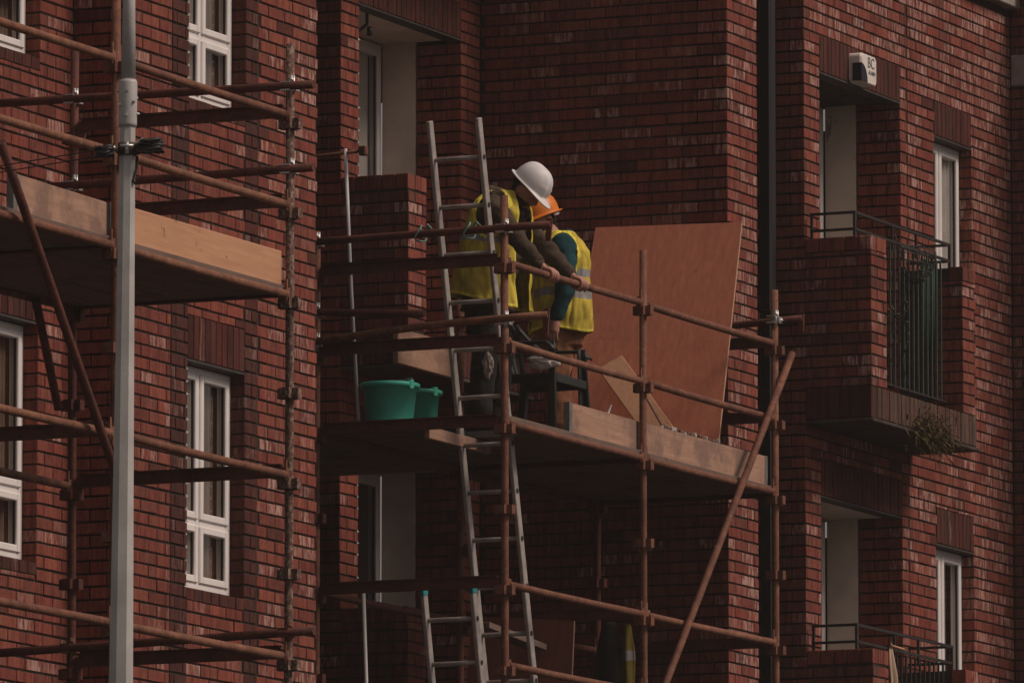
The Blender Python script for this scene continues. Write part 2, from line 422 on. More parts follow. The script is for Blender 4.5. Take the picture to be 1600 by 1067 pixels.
# --- end block stepping out at the far right, with a concrete band
BAND = (11.567, 11.795)
backing('end_side', 'B', 59.01, 20.6, 22.75, ZB0, Z_TOP + 0.1, depth=2.0)
courses('B', 59.01, 20.6, 22.352, 6.6, 12.2, [(20.0, 23.0, BAND[0], BAND[1])], key='end_side', bloom=0.10, kind='grime')
mb = MB(); mb.box((58.995, 20.58, BAND[0]), (59.2, 22.353, BAND[1]), ch=0.008); bpart(mb.build('concrete_band', M['concrete']))
mb = MB()
mb.box((54.9, 22.28, Z_TOP), (59.3, 22.75, Z_TOP + 0.075), ch=0.008)
mb.box((53.4, 22.28, Z_TOP + 0.001), (54.3, 22.75, Z_TOP + 0.076), ch=0.008)
bpart(mb.build('coping', M['concrete']))
mb = MB(); mb.box((58.93, 20.5, Z_TOP + 0.101), (61.1, 22.6, Z_TOP + 0.17), ch=0.008); bpart(mb.build('coping', M['concrete']))
mb = MB(); mb.box((39.0, 23.4, Z_TOP - 0.02), (61, 32.0, Z_TOP + 0.05)); mb.box((39, 31.9, 0), (61, 32.2, Z_TOP)); mb.box((38.9, 23.12, 0), (39.1, 32, Z_TOP))
bpart(mb.build('flat_roof', M['dark_concrete']))

# --- door recesses: far jamb brick then plaster, soffit, floor
def jamb(x, y, z0, z1, xn, key, pm, by=0.335, py=0.25, kind='n'):
    backing(key, 'B', x, y + 0.01, y + by, z0 - 0.1, z1 + 0.05, depth=0.2)
    courses('B', x, y, y + by, z0, z1, corner=True, key=key, bloom=0.05, kind=kind)
    mb = MB(); mb.box((x - 0.006, y + by + 0.004, z0), (x + 0.2, y + by + py, z1)); bpart(mb.build('plaster_reveal', M[pm]))
    mb = MB(); mb.box((xn - 0.15, y + 0.11, z1 + 0.001), (x + 0.1, y + by + py + 0.4, z1 + 0.12)); bpart(mb.build('soffit', M['plaster' if pm == 'plaster' else 'dark_concrete']))
    mb = MB(); mb.box((xn, y + 0.002, z1 - 0.012), (x, y + 0.108, z1 + 0.0005)); bpart(mb.build('lintel_plate', M['lead']))
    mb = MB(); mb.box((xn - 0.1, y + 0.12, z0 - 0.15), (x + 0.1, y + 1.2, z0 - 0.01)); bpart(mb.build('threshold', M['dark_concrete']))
jamb(DM[1], 24.18, 8.95, 11.19, DM[0], 'door_jamb_a', 'plaster')
jamb(DM[1], 24.18, 6.0, 8.25, DM[0], 'door_jamb_b', 'plaster')
jamb(DR[1], 22.36, 8.95, 11.14, DR[0], 'door_jamb_c', 'peel', py=0.235)
jamb(DR[1], 22.36, 6.0, 8.20, DR[0], 'door_jamb_d', 'plaster', py=0.235)

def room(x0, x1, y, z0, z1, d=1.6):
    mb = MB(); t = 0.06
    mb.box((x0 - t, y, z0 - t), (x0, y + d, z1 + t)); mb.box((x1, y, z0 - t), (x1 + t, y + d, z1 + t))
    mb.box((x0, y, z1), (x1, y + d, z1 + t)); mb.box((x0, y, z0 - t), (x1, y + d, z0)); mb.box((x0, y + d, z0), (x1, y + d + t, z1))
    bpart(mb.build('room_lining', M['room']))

def curtain(x0, x1, y, z0, z1, mat, parent, folds=9, amp=0.018):
    mb = MB()
    def fn(u, v):
        x = x0 + (x1 - x0)*u
        return (x, y + amp*math.sin(u*folds*6.283) * (0.6 + 0.4*v) + 0.004*math.sin(31*u), z0 + (z1 - z0)*v)
    mb.grid(fn, folds*8 + 1, 4)
    o = mb.build('curtain', M[mat]); o.parent = parent; o.matrix_parent_inverse = parent.matrix_world.inverted(); return o

def window(x0, x1, z0, z1, y, mull=None, trans=None, sash_left=True, cur='curtain', cur2=None, room_d=1.6, cx=(0.0, 1.0), blind=None):
    """white frame in plane y (outer face); mull = x of mullion, trans = z of transom"""
    fw, dp = 0.05, 0.07
    win = empty('window', (0, 0, 0)); win.location = (x0, y, z0); bpart(win)
    bpy.context.view_layer.update()
    def ch(o):
        o.parent = win; o.matrix_parent_inverse = Matrix.Translation((-x0, -y, -z0)); return o
    mb = MB()
    mb.box((x0, y, z0), (x0 + fw, y + dp, z1), ch=0.004); mb.box((x1 - fw, y, z0), (x1, y + dp, z1), ch=0.004)
    mb.box((x0 + fw, y + 0.001, z1 - fw), (x1 - fw, y + dp, z1), ch=0.004); mb.box((x0 + fw, y + 0.001, z0), (x1 - fw, y + dp, z0 + fw), ch=0.004)
    cols = [(x0 + fw, x1 - fw)]
    if mull:
        mb.box((mull - 0.025, y + 0.002, z0 + fw), (mull + 0.025, y + dp, z1 - fw), ch=0.004)
        cols = [(x0 + fw, mull - 0.025), (mull + 0.025, x1 - fw)]
    rows = [(z0 + fw, z1 - fw)]
    if trans:
        for c in cols: mb.box((c[0], y + 0.003, trans - 0.03), (c[1], y + dp, trans + 0.03), ch=0.004)
        rows = [(z0 + fw, trans - 0.03), (trans + 0.03, z1 - fw)]
    ch(mb.build('frame', M['upvc']))
    for i, c in enumerate(cols):
        for r in rows:
            s = 0.032; mb = MB(); yy = y - 0.012
            mb.box((c[0] - 0.012, yy, r[0] - 0.012), (c[0] + s, y + 0.05, r[1] + 0.012), ch=0.006)
            mb.box((c[1] - s, yy, r[0] - 0.012), (c[1] + 0.012, y + 0.05, r[1] + 0.012), ch=0.006)
            mb.box((c[0] + s, yy + 0.001, r[0] - 0.012), (c[1] - s, y + 0.05, r[0] + s), ch=0.006)
            mb.box((c[0] + s, yy + 0.001, r[1] - s), (c[1] - s, y + 0.05, r[1] + 0.012), ch=0.006)
            ch(mb.build('sash', M['upvc']))
            mb = MB(); xa, xb, za, zc = c[0] + s - 0.006, c[1] - s + 0.006, r[0] + s - 0.006, r[1] - s + 0.006; mb.add([(xa, y + 0.02, za), (xb, y + 0.02, za), (xb, y + 0.02, zc), (xa, y + 0.02, zc)], [(0, 1, 2, 3)]); ch(mb.build('glass_pane', M['glass']))
            mb = MB(); g = 0.008     # black gasket round the pane
            mb.box((c[0] + s - 0.001, y + 0.004, r[0] + s - 0.001), (c[0] + s + g, y + 0.017, r[1] - s)); mb.box((c[1] - s - g, y + 0.004, r[0] + s), (c[1] - s + 0.001, y + 0.017, r[1] - s))
            ch(mb.build('gasket', M['black_pipe']))
    yc = y + 0.05
    def cc(a, b, m, f, zz0=z0 + 0.03, zz1=z1 - 0.03, dy=0.0):
        mb = MB()
        def fn(u, v): return (a + (b - a)*u, yc + dy + 0.011*math.sin(u*f*6.283), zz0 + (zz1 - zz0)*v)
        mb.grid(fn, f*8 + 1, 3); ch(mb.build('curtain', M[m]))
    w = x1 - x0
    if cur: cc(x0 + w*cx[0], x0 + w*cx[1], cur, 7)
    if cur2: cc(x0 + w*0.45, x1 + 0.015, cur2, 8, dy=0.025)
    if blind: 
        mb = MB(); mb.box((x0 + 0.06, y + 0.1, blind), (x1 - 0.06, y + 0.106, z1 - 0.06)); ch(mb.build('roller_blind', M['curtain']))
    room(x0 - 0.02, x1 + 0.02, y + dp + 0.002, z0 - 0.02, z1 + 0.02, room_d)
    return win

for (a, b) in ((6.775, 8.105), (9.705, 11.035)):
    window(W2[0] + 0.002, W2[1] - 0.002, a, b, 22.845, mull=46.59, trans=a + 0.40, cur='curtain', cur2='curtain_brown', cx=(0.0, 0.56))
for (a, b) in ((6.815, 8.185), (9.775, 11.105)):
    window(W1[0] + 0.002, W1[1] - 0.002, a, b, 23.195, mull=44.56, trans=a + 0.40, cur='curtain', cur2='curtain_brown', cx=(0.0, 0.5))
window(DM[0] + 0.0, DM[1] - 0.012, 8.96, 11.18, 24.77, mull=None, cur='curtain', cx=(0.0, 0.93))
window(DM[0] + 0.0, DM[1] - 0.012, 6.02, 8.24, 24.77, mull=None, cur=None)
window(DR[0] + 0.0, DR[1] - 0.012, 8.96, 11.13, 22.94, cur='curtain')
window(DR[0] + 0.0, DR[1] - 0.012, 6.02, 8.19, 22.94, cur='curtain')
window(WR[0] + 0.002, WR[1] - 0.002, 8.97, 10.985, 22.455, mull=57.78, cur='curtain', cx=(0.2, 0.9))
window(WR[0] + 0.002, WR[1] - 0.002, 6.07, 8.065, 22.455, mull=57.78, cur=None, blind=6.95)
for kk, pl, WW, ys in (('left_front', 22.75, W2, H2), ('left_back', 23.10, W1, H1), ('right_front', 22.36, WR, HR[2:])):
    for h in ys:
        mb = MB(); mb.box((WW[0], pl + 0.003, h[3] - 0.012), (WW[1], pl + 0.1, h[3] + 0.0005)); bpart(mb.build('lintel_plate', M['lead']))
# mortar squeezed out at the jamb edges (pale nibs, one at every bed joint)
mb = MB(); rr = random.Random(3)
for X, Y, zs in ((46.25, 22.75, H2), (51.70, 24.18, HM[:1]), (51.70, 24.18, HM[1:])):
    for h in zs:
        k = math.ceil((h[2] - Z_ORG)/CH)
        while Z_ORG + k*CH < h[3] - 0.05:
            z = Z_ORG + k*CH; k += 1
            if rr.random() < (0.06 if X < 50 else 0.35): continue
            L = rr.uniform(0.010, 0.028); mb.add([(X - 0.02, Y - 0.002, z - 0.005), (X - 0.02, Y - 0.002, z + 0.012), (X - 0.02, Y + 0.03, z + 0.004), (X + L, Y + rr.uniform(-.003, .006), z + 0.002)], [(0, 1, 3), (1, 2, 3), (2, 0, 3), (0, 2, 1)])
tag(bpart(mb.build('mortar_nibs', M['mortar_pale'])), kind='stuff')

# --- balconies: brick side wall, piers, soldier band, slab, railing
def balcony(x0, y0, yw, ztop, x1, key, has_band=True, rail_mat='rail', front_kind='grey', railing=True, far=True):
    zb, zs = ztop - 1.035, ztop - 1.255
    zc = ztop - 0.105
    pn, pf = 0.28, 0.25
    body = MB(); e = 0.009
    body.box((x0 + e, y0 + e, zs), (x0 + 0.215, yw, ztop - e)); body.box((x0 + 0.214, y0 + e, zs), (x0 + pn - e, y0 + 0.215, ztop - e))
    if far: body.box((x1 - pf + e, y0 + e, zs), (x1 - e, y0 + 0.215, ztop - e))
    if far: body.box((x1 - 0.215, y0 + 0.214, zs), (x1 - e, yw, ztop - e))
    body.box((x0 + pn - e - 0.001, y0 + e + 0.001, zs + 0.001), (x1 - pf + e + 0.001, yw, zb - 0.012))
    w = bpart(body.build('wall', M['mortar'])); WALLS[key] = w
    courses('B', x0, y0, yw - 0.004, zb, zc, corner=True, key=key, bloom=0.14, kind='grime')
    courses('A', y0, x0, x0 + pn, zb, zc, corner=True, key=key, bloom=0.25)
    if far: courses('A', y0, x1 - pf, x1, zb, zc, corner=True, key=key, bloom=0.3)
    if far: courses('B', x1 - pf, y0, y0 + 0.215, zb, zc, corner=True, key=key, bloom=0.05)
    # rowlock coping on side and piers, soldier band below
    soldiers('B', x0, y0 + 0.0, yw - 0.004, zc, ztop, 'n', key, w=0.092); 
    bricks.append(('A', y0, x0 + 0.1035, x0 + 0.185, zc + 0.004, ztop - 0.004, tone('n', 0.1), key)); bricks.append(('A', y0, x0 + 0.193, x0 + pn, zc + 0.004, ztop - 0.004, tone('n', 0.1), key))
    if far: soldiers('A', y0, x1 - pf, x1, zc, ztop, 'n', key, w=0.1) 
    if has_band:
        soldiers('B', x0, y0, yw - 0.004, zs, zb, 'dark', key); soldiers('A', y0, x0 + 0.1035, x1, zs, zb, front_kind, key)
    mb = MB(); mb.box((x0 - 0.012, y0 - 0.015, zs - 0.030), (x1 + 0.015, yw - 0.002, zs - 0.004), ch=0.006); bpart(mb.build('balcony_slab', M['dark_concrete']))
    if not railing: return
    # railing: two-rail frame above the piers and bars between them
    rl = empty('railing', (x0, y0, ztop)); bpart(rl)
    def ch(o): o.parent = rl; o.matrix_parent_inverse = Matrix.Translation((-x0, -y0, -ztop)); return o
    ra, rb, yy, s = ztop + 0.165, ztop + 0.05, y0 + 0.135, 0.018
    xa, xb = x0 + 0.03, x1 - 0.15
    for z in (ra, rb):
        mb = MB()
        mb.beam((xa, yw - 0.03, z), (xa, yy - s/2, z), s, s); mb.beam((xa + s/2, yy, z), (xb, yy, z), s, s); mb.beam((xb - s/2, yy + s/2, z), (xb - s/2, yw - 0.03, z), s, s)
        ch(mb.build('rail', M['rail']))
    for (x, y) in ((xa, yw - 0.04), (xa, yy), ((xa + xb)/2 - 0.2, yy), ((xa+xb)/2 + 0.25, yy), (xb - s/2, yy)):
        mb = MB(); mb.box((x - s/2 + 0.001, y - s/2 + 0.001, rb - 0.06), (x + s/2 - 0.001, y + s/2 - 0.001, ra - s/2)); ch(mb.build('post', M['rail']))
    mb = MB(); mb.beam((x0 + pn + 0.002, yy, zb + 0.08), (x1 - pf - 0.002, yy, zb + 0.08), 0.03, 0.012); ch(mb.build('bottom_rail', M['rail']))
    bm_ = MB(); bm_.box((-0.006, -0.006, 0), (0.006, 0.006, ra - zb - 0.1 - 0.12)); bme = bm_.mesh('baluster', M[rail_mat])
    x = x0 + pn + 0.05
    while x < x1 - pf - 0.02:
        o = inst(bme, 'baluster', (x, yy, zb + 0.087)); ch(o); x += 0.088
    return rl
balcony(55.02, 21.87, 22.36, 9.94, 57.00, 'balcony_right_up', rail_mat='green_rail')
balcony(55.02, 21.87, 22.36, 7.11, 57.00, 'balcony_right_low')
balcony(51.42, 23.69, 24.18, 9.99, 53.40, 'balcony_mid_up', front_kind='dark', railing=False, far=False)
balcony(51.42, 23.69, 24.18, 7.15, 53.40, 'balcony_mid_low', front_kind='dark', railing=False, far=False)

# --- rainwater pipe in the groove
mb = MB(); px, py, s = 54.62, 22.47, 0.048
mb.box((px - s, py - s, 0.0), (px + s, py + s, Z_TOP), ch=0.016)
pipe = bpart(mb.build('rainwater_pipe', M['black_pipe']))
for z in (11.95, 9.3, 6.6):
    mb = MB(); mb.box((px - s - 0.008, py - s - 0.008, z), (px + s + 0.008, py + s + 0.008, z + 0.11), ch=0.014); mb.box((px - 0.09, py + 0.03, z + 0.03), (px + 0.09, py + 0.06, z + 0.08))
    mb.box((px - 0.03, py + 0.06, z + 0.035), (px + 0.03, 22.725, z + 0.075))
    o = mb.build('pipe_bracket', M['black_pipe']); o.parent = pipe; o.matrix_parent_inverse = pipe.matrix_parent_inverse.inverted() @ Matrix.Identity(4) if False else Matrix.Identity(4)

# --- lay the bricks: the 300 that show largest are single objects, the rest is one piece of brickwork
def brick_geo(axis, w, h, d):
    c = 0.0035
    f = [(c, c, 0), (w-c, c, 0), (w-c, h-c, 0), (c, h-c, 0), (0, 0, c), (w, 0, c), (w, h, c), (0, h, c), (0, 0, d), (w, 0, d), (w, h, d), (0, h, d)]
    q = [(0,1,2,3), (4,5,1,0), (5,6,2,1), (6,7,3,2), (7,4,0,3), (8,9,5,4), (9,10,6,5), (10,11,7,6), (11,8,4,7)]
    if axis == 'A': vs = [(u, n, z) for (u, z, n) in f]
    else: vs = [(n, u, z) for (u, z, n) in f]; q = [x[::-1] for x in q]
    return vs, q
def seen_size(b):
    axis, pl, u0, u1, z0, z1 = b[:6]
    P = (lambda u, z: (u, pl, z)) if axis == 'A' else (lambda u, z: (pl, u, z))
    a = project(P(u0, z0)); c = project(P(u1, z1)); x = (a[0]+c[0])/2; y = (a[1]+c[1])/2
    if not (6 < x < 1594 and 6 < y < 1061): return 0
    if axis == 'B' and pl == 53.65 and (y > 350 and x > 905 or y > 560 or x < 752): return 0        # behind the sheet or the deck
    if axis == 'B' and pl in (53.33, 51.42, 56.76) and (y > 640 or x < 497): return 0
    if x < 495 and pl > 46: return 0
    return abs(c[0]-a[0]) * abs(c[1]-a[1])
order = sorted(range(len(bricks)), key=lambda i: -seen_size(bricks[i]))
single = set(order[:300])
stuff = MB(); cols = []
mesh_cache = {}
for i, (axis, pl, u0, u1, z0, z1, tn, key) in enumerate(bricks):
    jit = random.uniform(-0.0022, 0.0018)
    if i in single:
        q = (round(tn[0]*6)/6, round(tn[1]*2)/2, round(tn[2]*3)/3, round(tn[3]*4)/4); kk = (axis, round(u1-u0, 3), round(z1-z0, 3), q)
        me = mesh_cache.get(kk)
        if me is None:
            vs, fs = brick_geo(axis, u1-u0, z1-z0, BD); me = D.meshes.new('brick'); me.from_pydata(vs, [], fs); me.materials.append(M['brick'])
            at = me.color_attributes.new('tone', 'FLOAT_COLOR', 'POINT'); at.data.foreach_set('color', [x for _ in vs for x in q]); mesh_cache[kk] = me
        o = D.objects.new('brick', me); COL.objects.link(o)
        o.location = (u0, pl + jit, z0) if axis == 'A' else (pl + jit, u0, z0)
        o.parent = WALLS[key]
    else:
        vs, fs = brick_geo(axis, u1-u0, z1-z0, BD)
        off = (u0, pl + jit, z0) if axis == 'A' else (pl + jit, u0, z0)
        rz = random.uniform(-0.010, 0.010); w_ = u1 - u0
        if u1 - u0 < 0.12: rz = 0.0
        stuff.add([(x + off[0], y + off[1], z + off[2] + rz*((x if axis == 'A' else y) - w_/2) + random.uniform(-0.0012, 0.0012)) for (x, y, z) in vs], fs); cols += [x for _ in vs for x in tn]
sto = stuff.build('brickwork', M['brick']); at = sto.data.color_attributes.new('tone', 'FLOAT_COLOR', 'POINT'); at.data.foreach_set('color', cols)
tag(bpart(sto), kind='stuff')

# ------------------------------------------------------------------ scaffolds
def node_mesh():
    mb = MB()
    mb.tube([(0, 0, -0.012), (0, 0, 0.012)], 0.037, 10)
    for a in range(4):
        m = Matrix.Rotation(a*math.pi/2, 4, 'Z')
        mb.box((0.02, -0.026, -0.045), (0.062, -0.018, 0.012), m); mb.box((0.02, 0.018, -0.045), (0.062, 0.026, 0.012), m); mb.box((0.054, -0.0262, -0.0452), (0.0622, 0.0262, 0.0122), m)
    return mb
NODE = {k: node_mesh().mesh('node_bracket', M[k]) for k in ('rust', 'rust_flaky', 'rust_red', 'rust_orange')}
def clamp_mesh():
    mb = MB()
    mb.tube([(0, 0, -0.022), (0, 0, 0.022)], 0.033, 12)
    mb.box((-0.075, -0.03, -0.026), (-0.028, 0.03, -0.018)); mb.box((-0.075, -0.03, 0.018), (-0.028, 0.03, 0.026))
    mb.tube([(0.02, -0.05, 0.0), (0.02, 0.055, 0.0)], 0.010, 6); mb.tube([(-0.05, -0.028, -0.05), (-0.05, -0.028, 0.06)], 0.009, 6); mb.tube([(-0.05, -0.028, 0.028), (-0.05, -0.028, 0.044)], 0.016, 6)
    mb.tube([(-0.02, -0.028, -0.02), (-0.02, -0.028, 0.062)], 0.009, 6)
    mb.box((-0.02, -0.042, -0.021), (0.03, -0.032, 0.021))
    return mb
CLAMP = {k: clamp_mesh().mesh('clamp', M[k]) for k in ('zinc', 'rust')}
RT = 0.0242
def standard(S, x, y, z0, z1, mat, nodes, nm=None):
    mb = MB(); r = random.Random(int(x*100 + y*10))
    mb.tube([(x + r.uniform(-.004, .004), y + r.uniform(-.004, .004), z0 + (z1 - z0)*i/6) for i in range(7)], RT, 12)
    o = mb.build('standard', M[mat]); par(o, S)
    for z in nodes: inst(NODE[nm or mat], 'node_bracket', (x, y, z - 0.03), o)
    return o
def ledger(S, a, b, mat, name='ledger'):
    a, b = Vector(a), Vector(b); d = (b - a).normalized(); mb = MB()
    mb.tube([a + d*0.05, a + (b-a)*0.33 + Vector((0, 0, -0.004)), a + (b-a)*0.66 + Vector((0, 0, -0.004)), b - d*0.05], RT*0.98, 12)
    for p, s in ((a, 1), (b, -1)):
        mb.beam(p + d*s*0.026, p + d*s*0.07, 0.03, 0.07)
        mb.beam(p + d*s*0.036 + Vector((0, 0, 0.02)), p + d*s*0.052 + Vector((0, 0, 0.02)), 0.012, 0.13)
    return par(mb.build(name, M[mat]), S)
def transom(S, a, b, mat='rust_red'):
    """T-shaped board-carrying transom with toothed end plates"""
    up_ = 0.045 if a[0] > 46 else 0.062
    a, b = Vector(a) + Vector((0, 0, up_)), Vector(b) + Vector((0, 0, up_)); d = (b - a).normalized(); mb = MB()
    mb.beam(a + d*0.05, b - d*0.05, 0.052, 0.008); mb.beam(a + d*0.05 - Vector((0, 0, 0.034)), b - d*0.05 - Vector((0, 0, 0.034)), 0.009, 0.06)
    mb.beam(a + d*0.05 - Vector((0, 0, 0.066)), b - d*0.05 - Vector((0, 0, 0.066)), 0.03, 0.007)
    for p, s in ((a, 1), (b, -1)):
        for j in range(3): mb.beam(p + d*s*0.03 - Vector((0, 0, 0.03 + 0.028*j)), p + d*s*(0.135 - 0.035*j) - Vector((0, 0, 0.03 + 0.028*j)), 0.014, 0.0275)
    return par(mb.build('transom', M[mat]), S)
def guard_tube(S, a, b, mat, clamps, cm='zinc', name='guard_tube', bend=0.0):
    a, b = Vector(a), Vector(b); mb = MB()
    mb.tube([a.lerp(b, i/6) + Vector((0, 0, -bend*math.sin(math.pi*i/6))) for i in range(7)], RT, 12)
    o = par(mb.build(name, M[mat]), S)
    for c in clamps: inst(CLAMP[cm], 'clamp', c, o)
    return o
def board(S, a, b, w, t, mat, name='platform_board', bands=True, up=(0, 0, 1)):
    mb = MB(); mb.beam(a, b, w, t, up=up, ch=0.004); o = par(mb.build(name, M[mat]), S)
    if bands:
        a, b = Vector(a), Vector(b); d = (b - a).normalized()
        for p, s in ((a, 1), (b, -1)):
            m2 = MB(); m2.beam(p - d*s*0.002, p + d*s*0.045, w + 0.003, t + 0.004, up=up); par(m2.build('end_band', M['band']), o)
    return o

# --- scaffold in the recess, with the workers
SR = empty('scaffold', (0, 0, 0), 'rusty red tube scaffold in the building recess, carrying both workers and green buckets', 'scaffold')
YO, YI = 21.92, 23.21
RX = (49.0, 51.18, 53.40)
RN = [6.5, 7.0, 7.5, 8.0, 8.5, 9.0]
for x, zt, m, zi in ((RX[0], 9.41, 'rust', 9.26), (RX[1], 9.345, 'rust', 9.10), (RX[2], 9.36, 'rust_orange', 9.2)):
    standard(SR, x, YO, 0.0, zt, m, RN, 'rust'); standard(SR, x, YI, 0.0, zi, 'rust' if x < 53 else 'rust_red', RN, 'rust_red')
for z in (6.5, 7.0, 8.0, 8.5, 9.0):
    for i in (0, 1):
        ledger(SR, (RX[i], YO, z - 0.005), (RX[i+1], YO, z + random.uniform(-.006, .01)), 'rust_orange' if (z, i) in ((7.0, 1), (8.5, 0)) else 'rust')
for z in (7.0, 8.0):
    for i in (0, 1): ledger(SR, (RX[i], YI, z), (RX[i+1], YI, z), 'rust_red')
for x, zs in ((RX[0], (7.0, 8.0, 8.5, 9.0)), (RX[1], (7.0, 8.0)), (RX[2], (7.0, 8.0, 8.5, 9.0))):
    for z in zs: transom(SR, (x, YO, z), (x, YI, z))
XT = RX[0] - 0.055
guard_tube(SR, (XT, 23.26, 9.185), (XT, 21.58, 9.203), 'rust_red', [(RX[0], YO, 9.199), (RX[0], YI, 9.186)])
guard_tube(SR, (XT, 23.26, 8.55), (XT, 21.60, 8.642), 'rust_orange', [(RX[0], YO, 8.624), (RX[0], YI, 8.553)], bend=-0.02)
guard_tube(SR, (XT, 23.26, 8.748), (XT, 22.44, 8.692), 'rust_red', [(RX[0], YI, 8.745)])
guard_tube(SR, (RX[2] + 0.055, 23.0, 9.11), (RX[2] + 0.055, 21.74, 9.168), 'rust_red', [(RX[2], YO, 9.157)])
guard_tube(SR, (53.56, 21.86, 8.95), (51.0, 21.86, 6.14), 'rust', [], name='brace')
for p, q in (((XT, 21.59, 9.24), (XT, 21.60, 9.10)), ((XT, 21.61, 8.68), (XT, 21.62, 8.52)), ((RX[2] + 0.055, 21.75, 9.2), (RX[2] + 0.055, 21.752, 9.08))):
    mb = MB(); mb.beam(p, q, 0.036, 0.014, up=(1, 0, 0)); par(mb.build('tube_stop', M['rust_red']), SR)
ys = [22.03 + 0.228*i for i in range(6)]
for i, y in enumerate(ys):
    hatch = i in (1, 2)
    for (xa, xb) in ((49.032 if not hatch else 49.78, 51.15), (51.21, 53.37)):
        dz = random.uniform(-0.004, 0.004)
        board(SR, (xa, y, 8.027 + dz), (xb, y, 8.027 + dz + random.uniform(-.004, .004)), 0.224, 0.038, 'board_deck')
for i in range(6):                                              # infill boards between the deck and the recess walls
    y = 23.37 + 0.228*i
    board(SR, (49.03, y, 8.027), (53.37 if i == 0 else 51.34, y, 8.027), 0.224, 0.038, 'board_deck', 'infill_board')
board(SR, (50.08, 21.975, 8.135), (53.35, 21.975, 8.135), 0.038, 0.215, 'board_old', 'toe_board', up=(0, 0, 1))
board(SR, (50.05, 23.15, 8.66), (50.95, 23.15, 8.66), 0.038, 0.225, 'board_old', 'inner_guard_board', bands=False)
board(SR, (49.06, 22.475, 7.965), (50.0, 22.475, 7.965), 0.036, 0.075, 'board_old', 'bearer', bands=False)
# --- scaffold against the left block
SL = empty('scaffold', (0, 0, 0), 'flaking rust brown tube scaffold with timber toe boards against left brick wall behind lamp post', 'scaffold')
LYO, LYI = 20.6, 21.94
LX = (38.84, 41.0, 43.15)
LN = [5.5, 6.0, 6.5, 7.0, 7.5, 8.0, 8.5, 9.0, 9.5]
standard(SL, LX[0], LYO, 0, 9.9, 'rust', LN); standard(SL, LX[0], LYI, 0, 9.9, 'rust', LN)
standard(SL, LX[1], LYO, 0, 9.6, 'rust', LN); standard(SL, LX[1], LYI, 0, 9.6, 'rust', LN)
standard(SL, LX[2], LYO, 0, 9.40, 'rust_flaky', LN[:-1], 'rust_flaky'); standard(SL, LX[2], LYI, 0, 9.45, 'rust_red', LN[:-1])
for z in (6.0, 7.0, 8.0, 8.5, 9.0):
    for i in (0, 1): ledger(SL, (LX[i], LYO, z + random.uniform(-.006, .006)), (LX[i+1], LYO, z), 'rust_orange' if (z + i) % 2 else 'rust')
for z in (7.0, 8.0):
    for i in (0, 1): ledger(SL, (LX[i], LYI, z), (LX[i+1], LYI, z), 'rust')
for x in LX:
    for z in (6.0, 7.0, 8.0, 8.5, 9.0) if x == LX[2] else (7.0, 8.0): transom(SL, (x, LYO, z), (x, LYI, z))
xt = LX[2] - 0.055
guard_tube(SL, (xt, 22.5, 9.176), (xt, 20.43, 9.157), 'rust_red', [(LX[2], LYO, 9.157), (LX[2], LYI, 9.171)], 'zinc')
guard_tube(SL, (xt, 22.1, 8.682), (xt, 20.43, 8.695), 'rust_red', [(LX[2], LYO, 8.695), (LX[2], LYI, 8.683)], 'zinc')
guard_tube(SL, (xt, 22.5, 6.08), (xt, 20.42, 6.134), 'rust_red', [(LX[2], LYO, 6.13), (LX[2], LYI, 6.094)], 'rust')
guard_tube(SL, (39.55, 20.53, 8.35), (41.02, 20.53, 6.62), 'rust_red', [], name='brace')
guard_tube(SL, (42.62, 21.9, 7.98), (43.0, 21.95, 7.42), 'rust_red', [], name='bracket_strut')
for i in range(6):
    y = 20.72 + 0.228*i
    for (xa, xb) in ((38.8, 40.98), (41.0, 43.2)): board(SL, (xa, y, 8.027), (xb, y, 8.027 + random.uniform(-.004, .004)), 0.224, 0.038, 'board_deck')
board(SL, (39.9, 20.655, 8.135), (41.02, 20.655, 8.125), 0.038, 0.215, 'board_old', 'toe_board')
board(SL, (41.06, 20.655, 8.142), (43.12, 20.655, 8.142), 0.038, 0.205, 'board_new', 'toe_board', bands=False)

# ------------------------------------------------------------------ ladders
def ladder(top, bot, width, rung0, step, name_label, cap=None, taper=0.0):
    top, bot = Vector(top), Vector(bot); ax = (bot - top).normalized(); side = Vector((0, 1, 0))
    L = empty('ladder', (bot.x, bot.y, bot.z), name_label, 'ladder')
    def ch(o, p=L): o.parent = p; o.matrix_parent_inverse = Matrix.Translation(-bot); return o
    nrm = ax.cross(side).normalized()
    for s in (-1, 1):
        a = top + side*s*width/2; b = bot + side*s*(width/2 + taper)
        mb = MB(); mb.beam(a, b, 0.026, 0.062, up=nrm, ch=0.004)
        st = ch(mb.build('stile', M['alu']))
        d = rung0
        mh = MB()
        while d < (bot - top).length - 0.1:
            c = a.lerp(b, d/(bot-top).length); out = side*s*0.0135
            mh.tube([c + out, c + out*1.25], 0.017, 8); d += step
        tag(ch(mh.build('rung_ends', M['black_pipe'])), kind='stuff')
        if cap:
            mb = MB(); mb.beam(a - ax*0.02, a + ax*0.035, 0.034, 0.070, up=nrm, ch=0.006); ch(mb.build('end_cap', M[cap]))
    d = rung0
    while d < (bot - top).length - 0.1:
        c = top.lerp(bot, d/(bot-top).length); w = width/2 + taper*d/(bot-top).length
        mb = MB(); mb.tube([c - side*w, c + side*w], 0.0145, 8); ch(mb.build('rung', M['alu'])); d += step
    return L
ladder((49.10, 22.312, 9.925), (51.5, 22.285, 0.02), 0.335, 0.245, 0.30, 'tall aluminium ladder rising past the workers deck, leaning on the guard tube')
ladder((49.07, 22.335, 6.985), (50.6, 22.29, 0.02), 0.335, 0.19, 0.275, 'shorter aluminium ladder with turquoise end caps, below the deck', cap='teal_plastic')
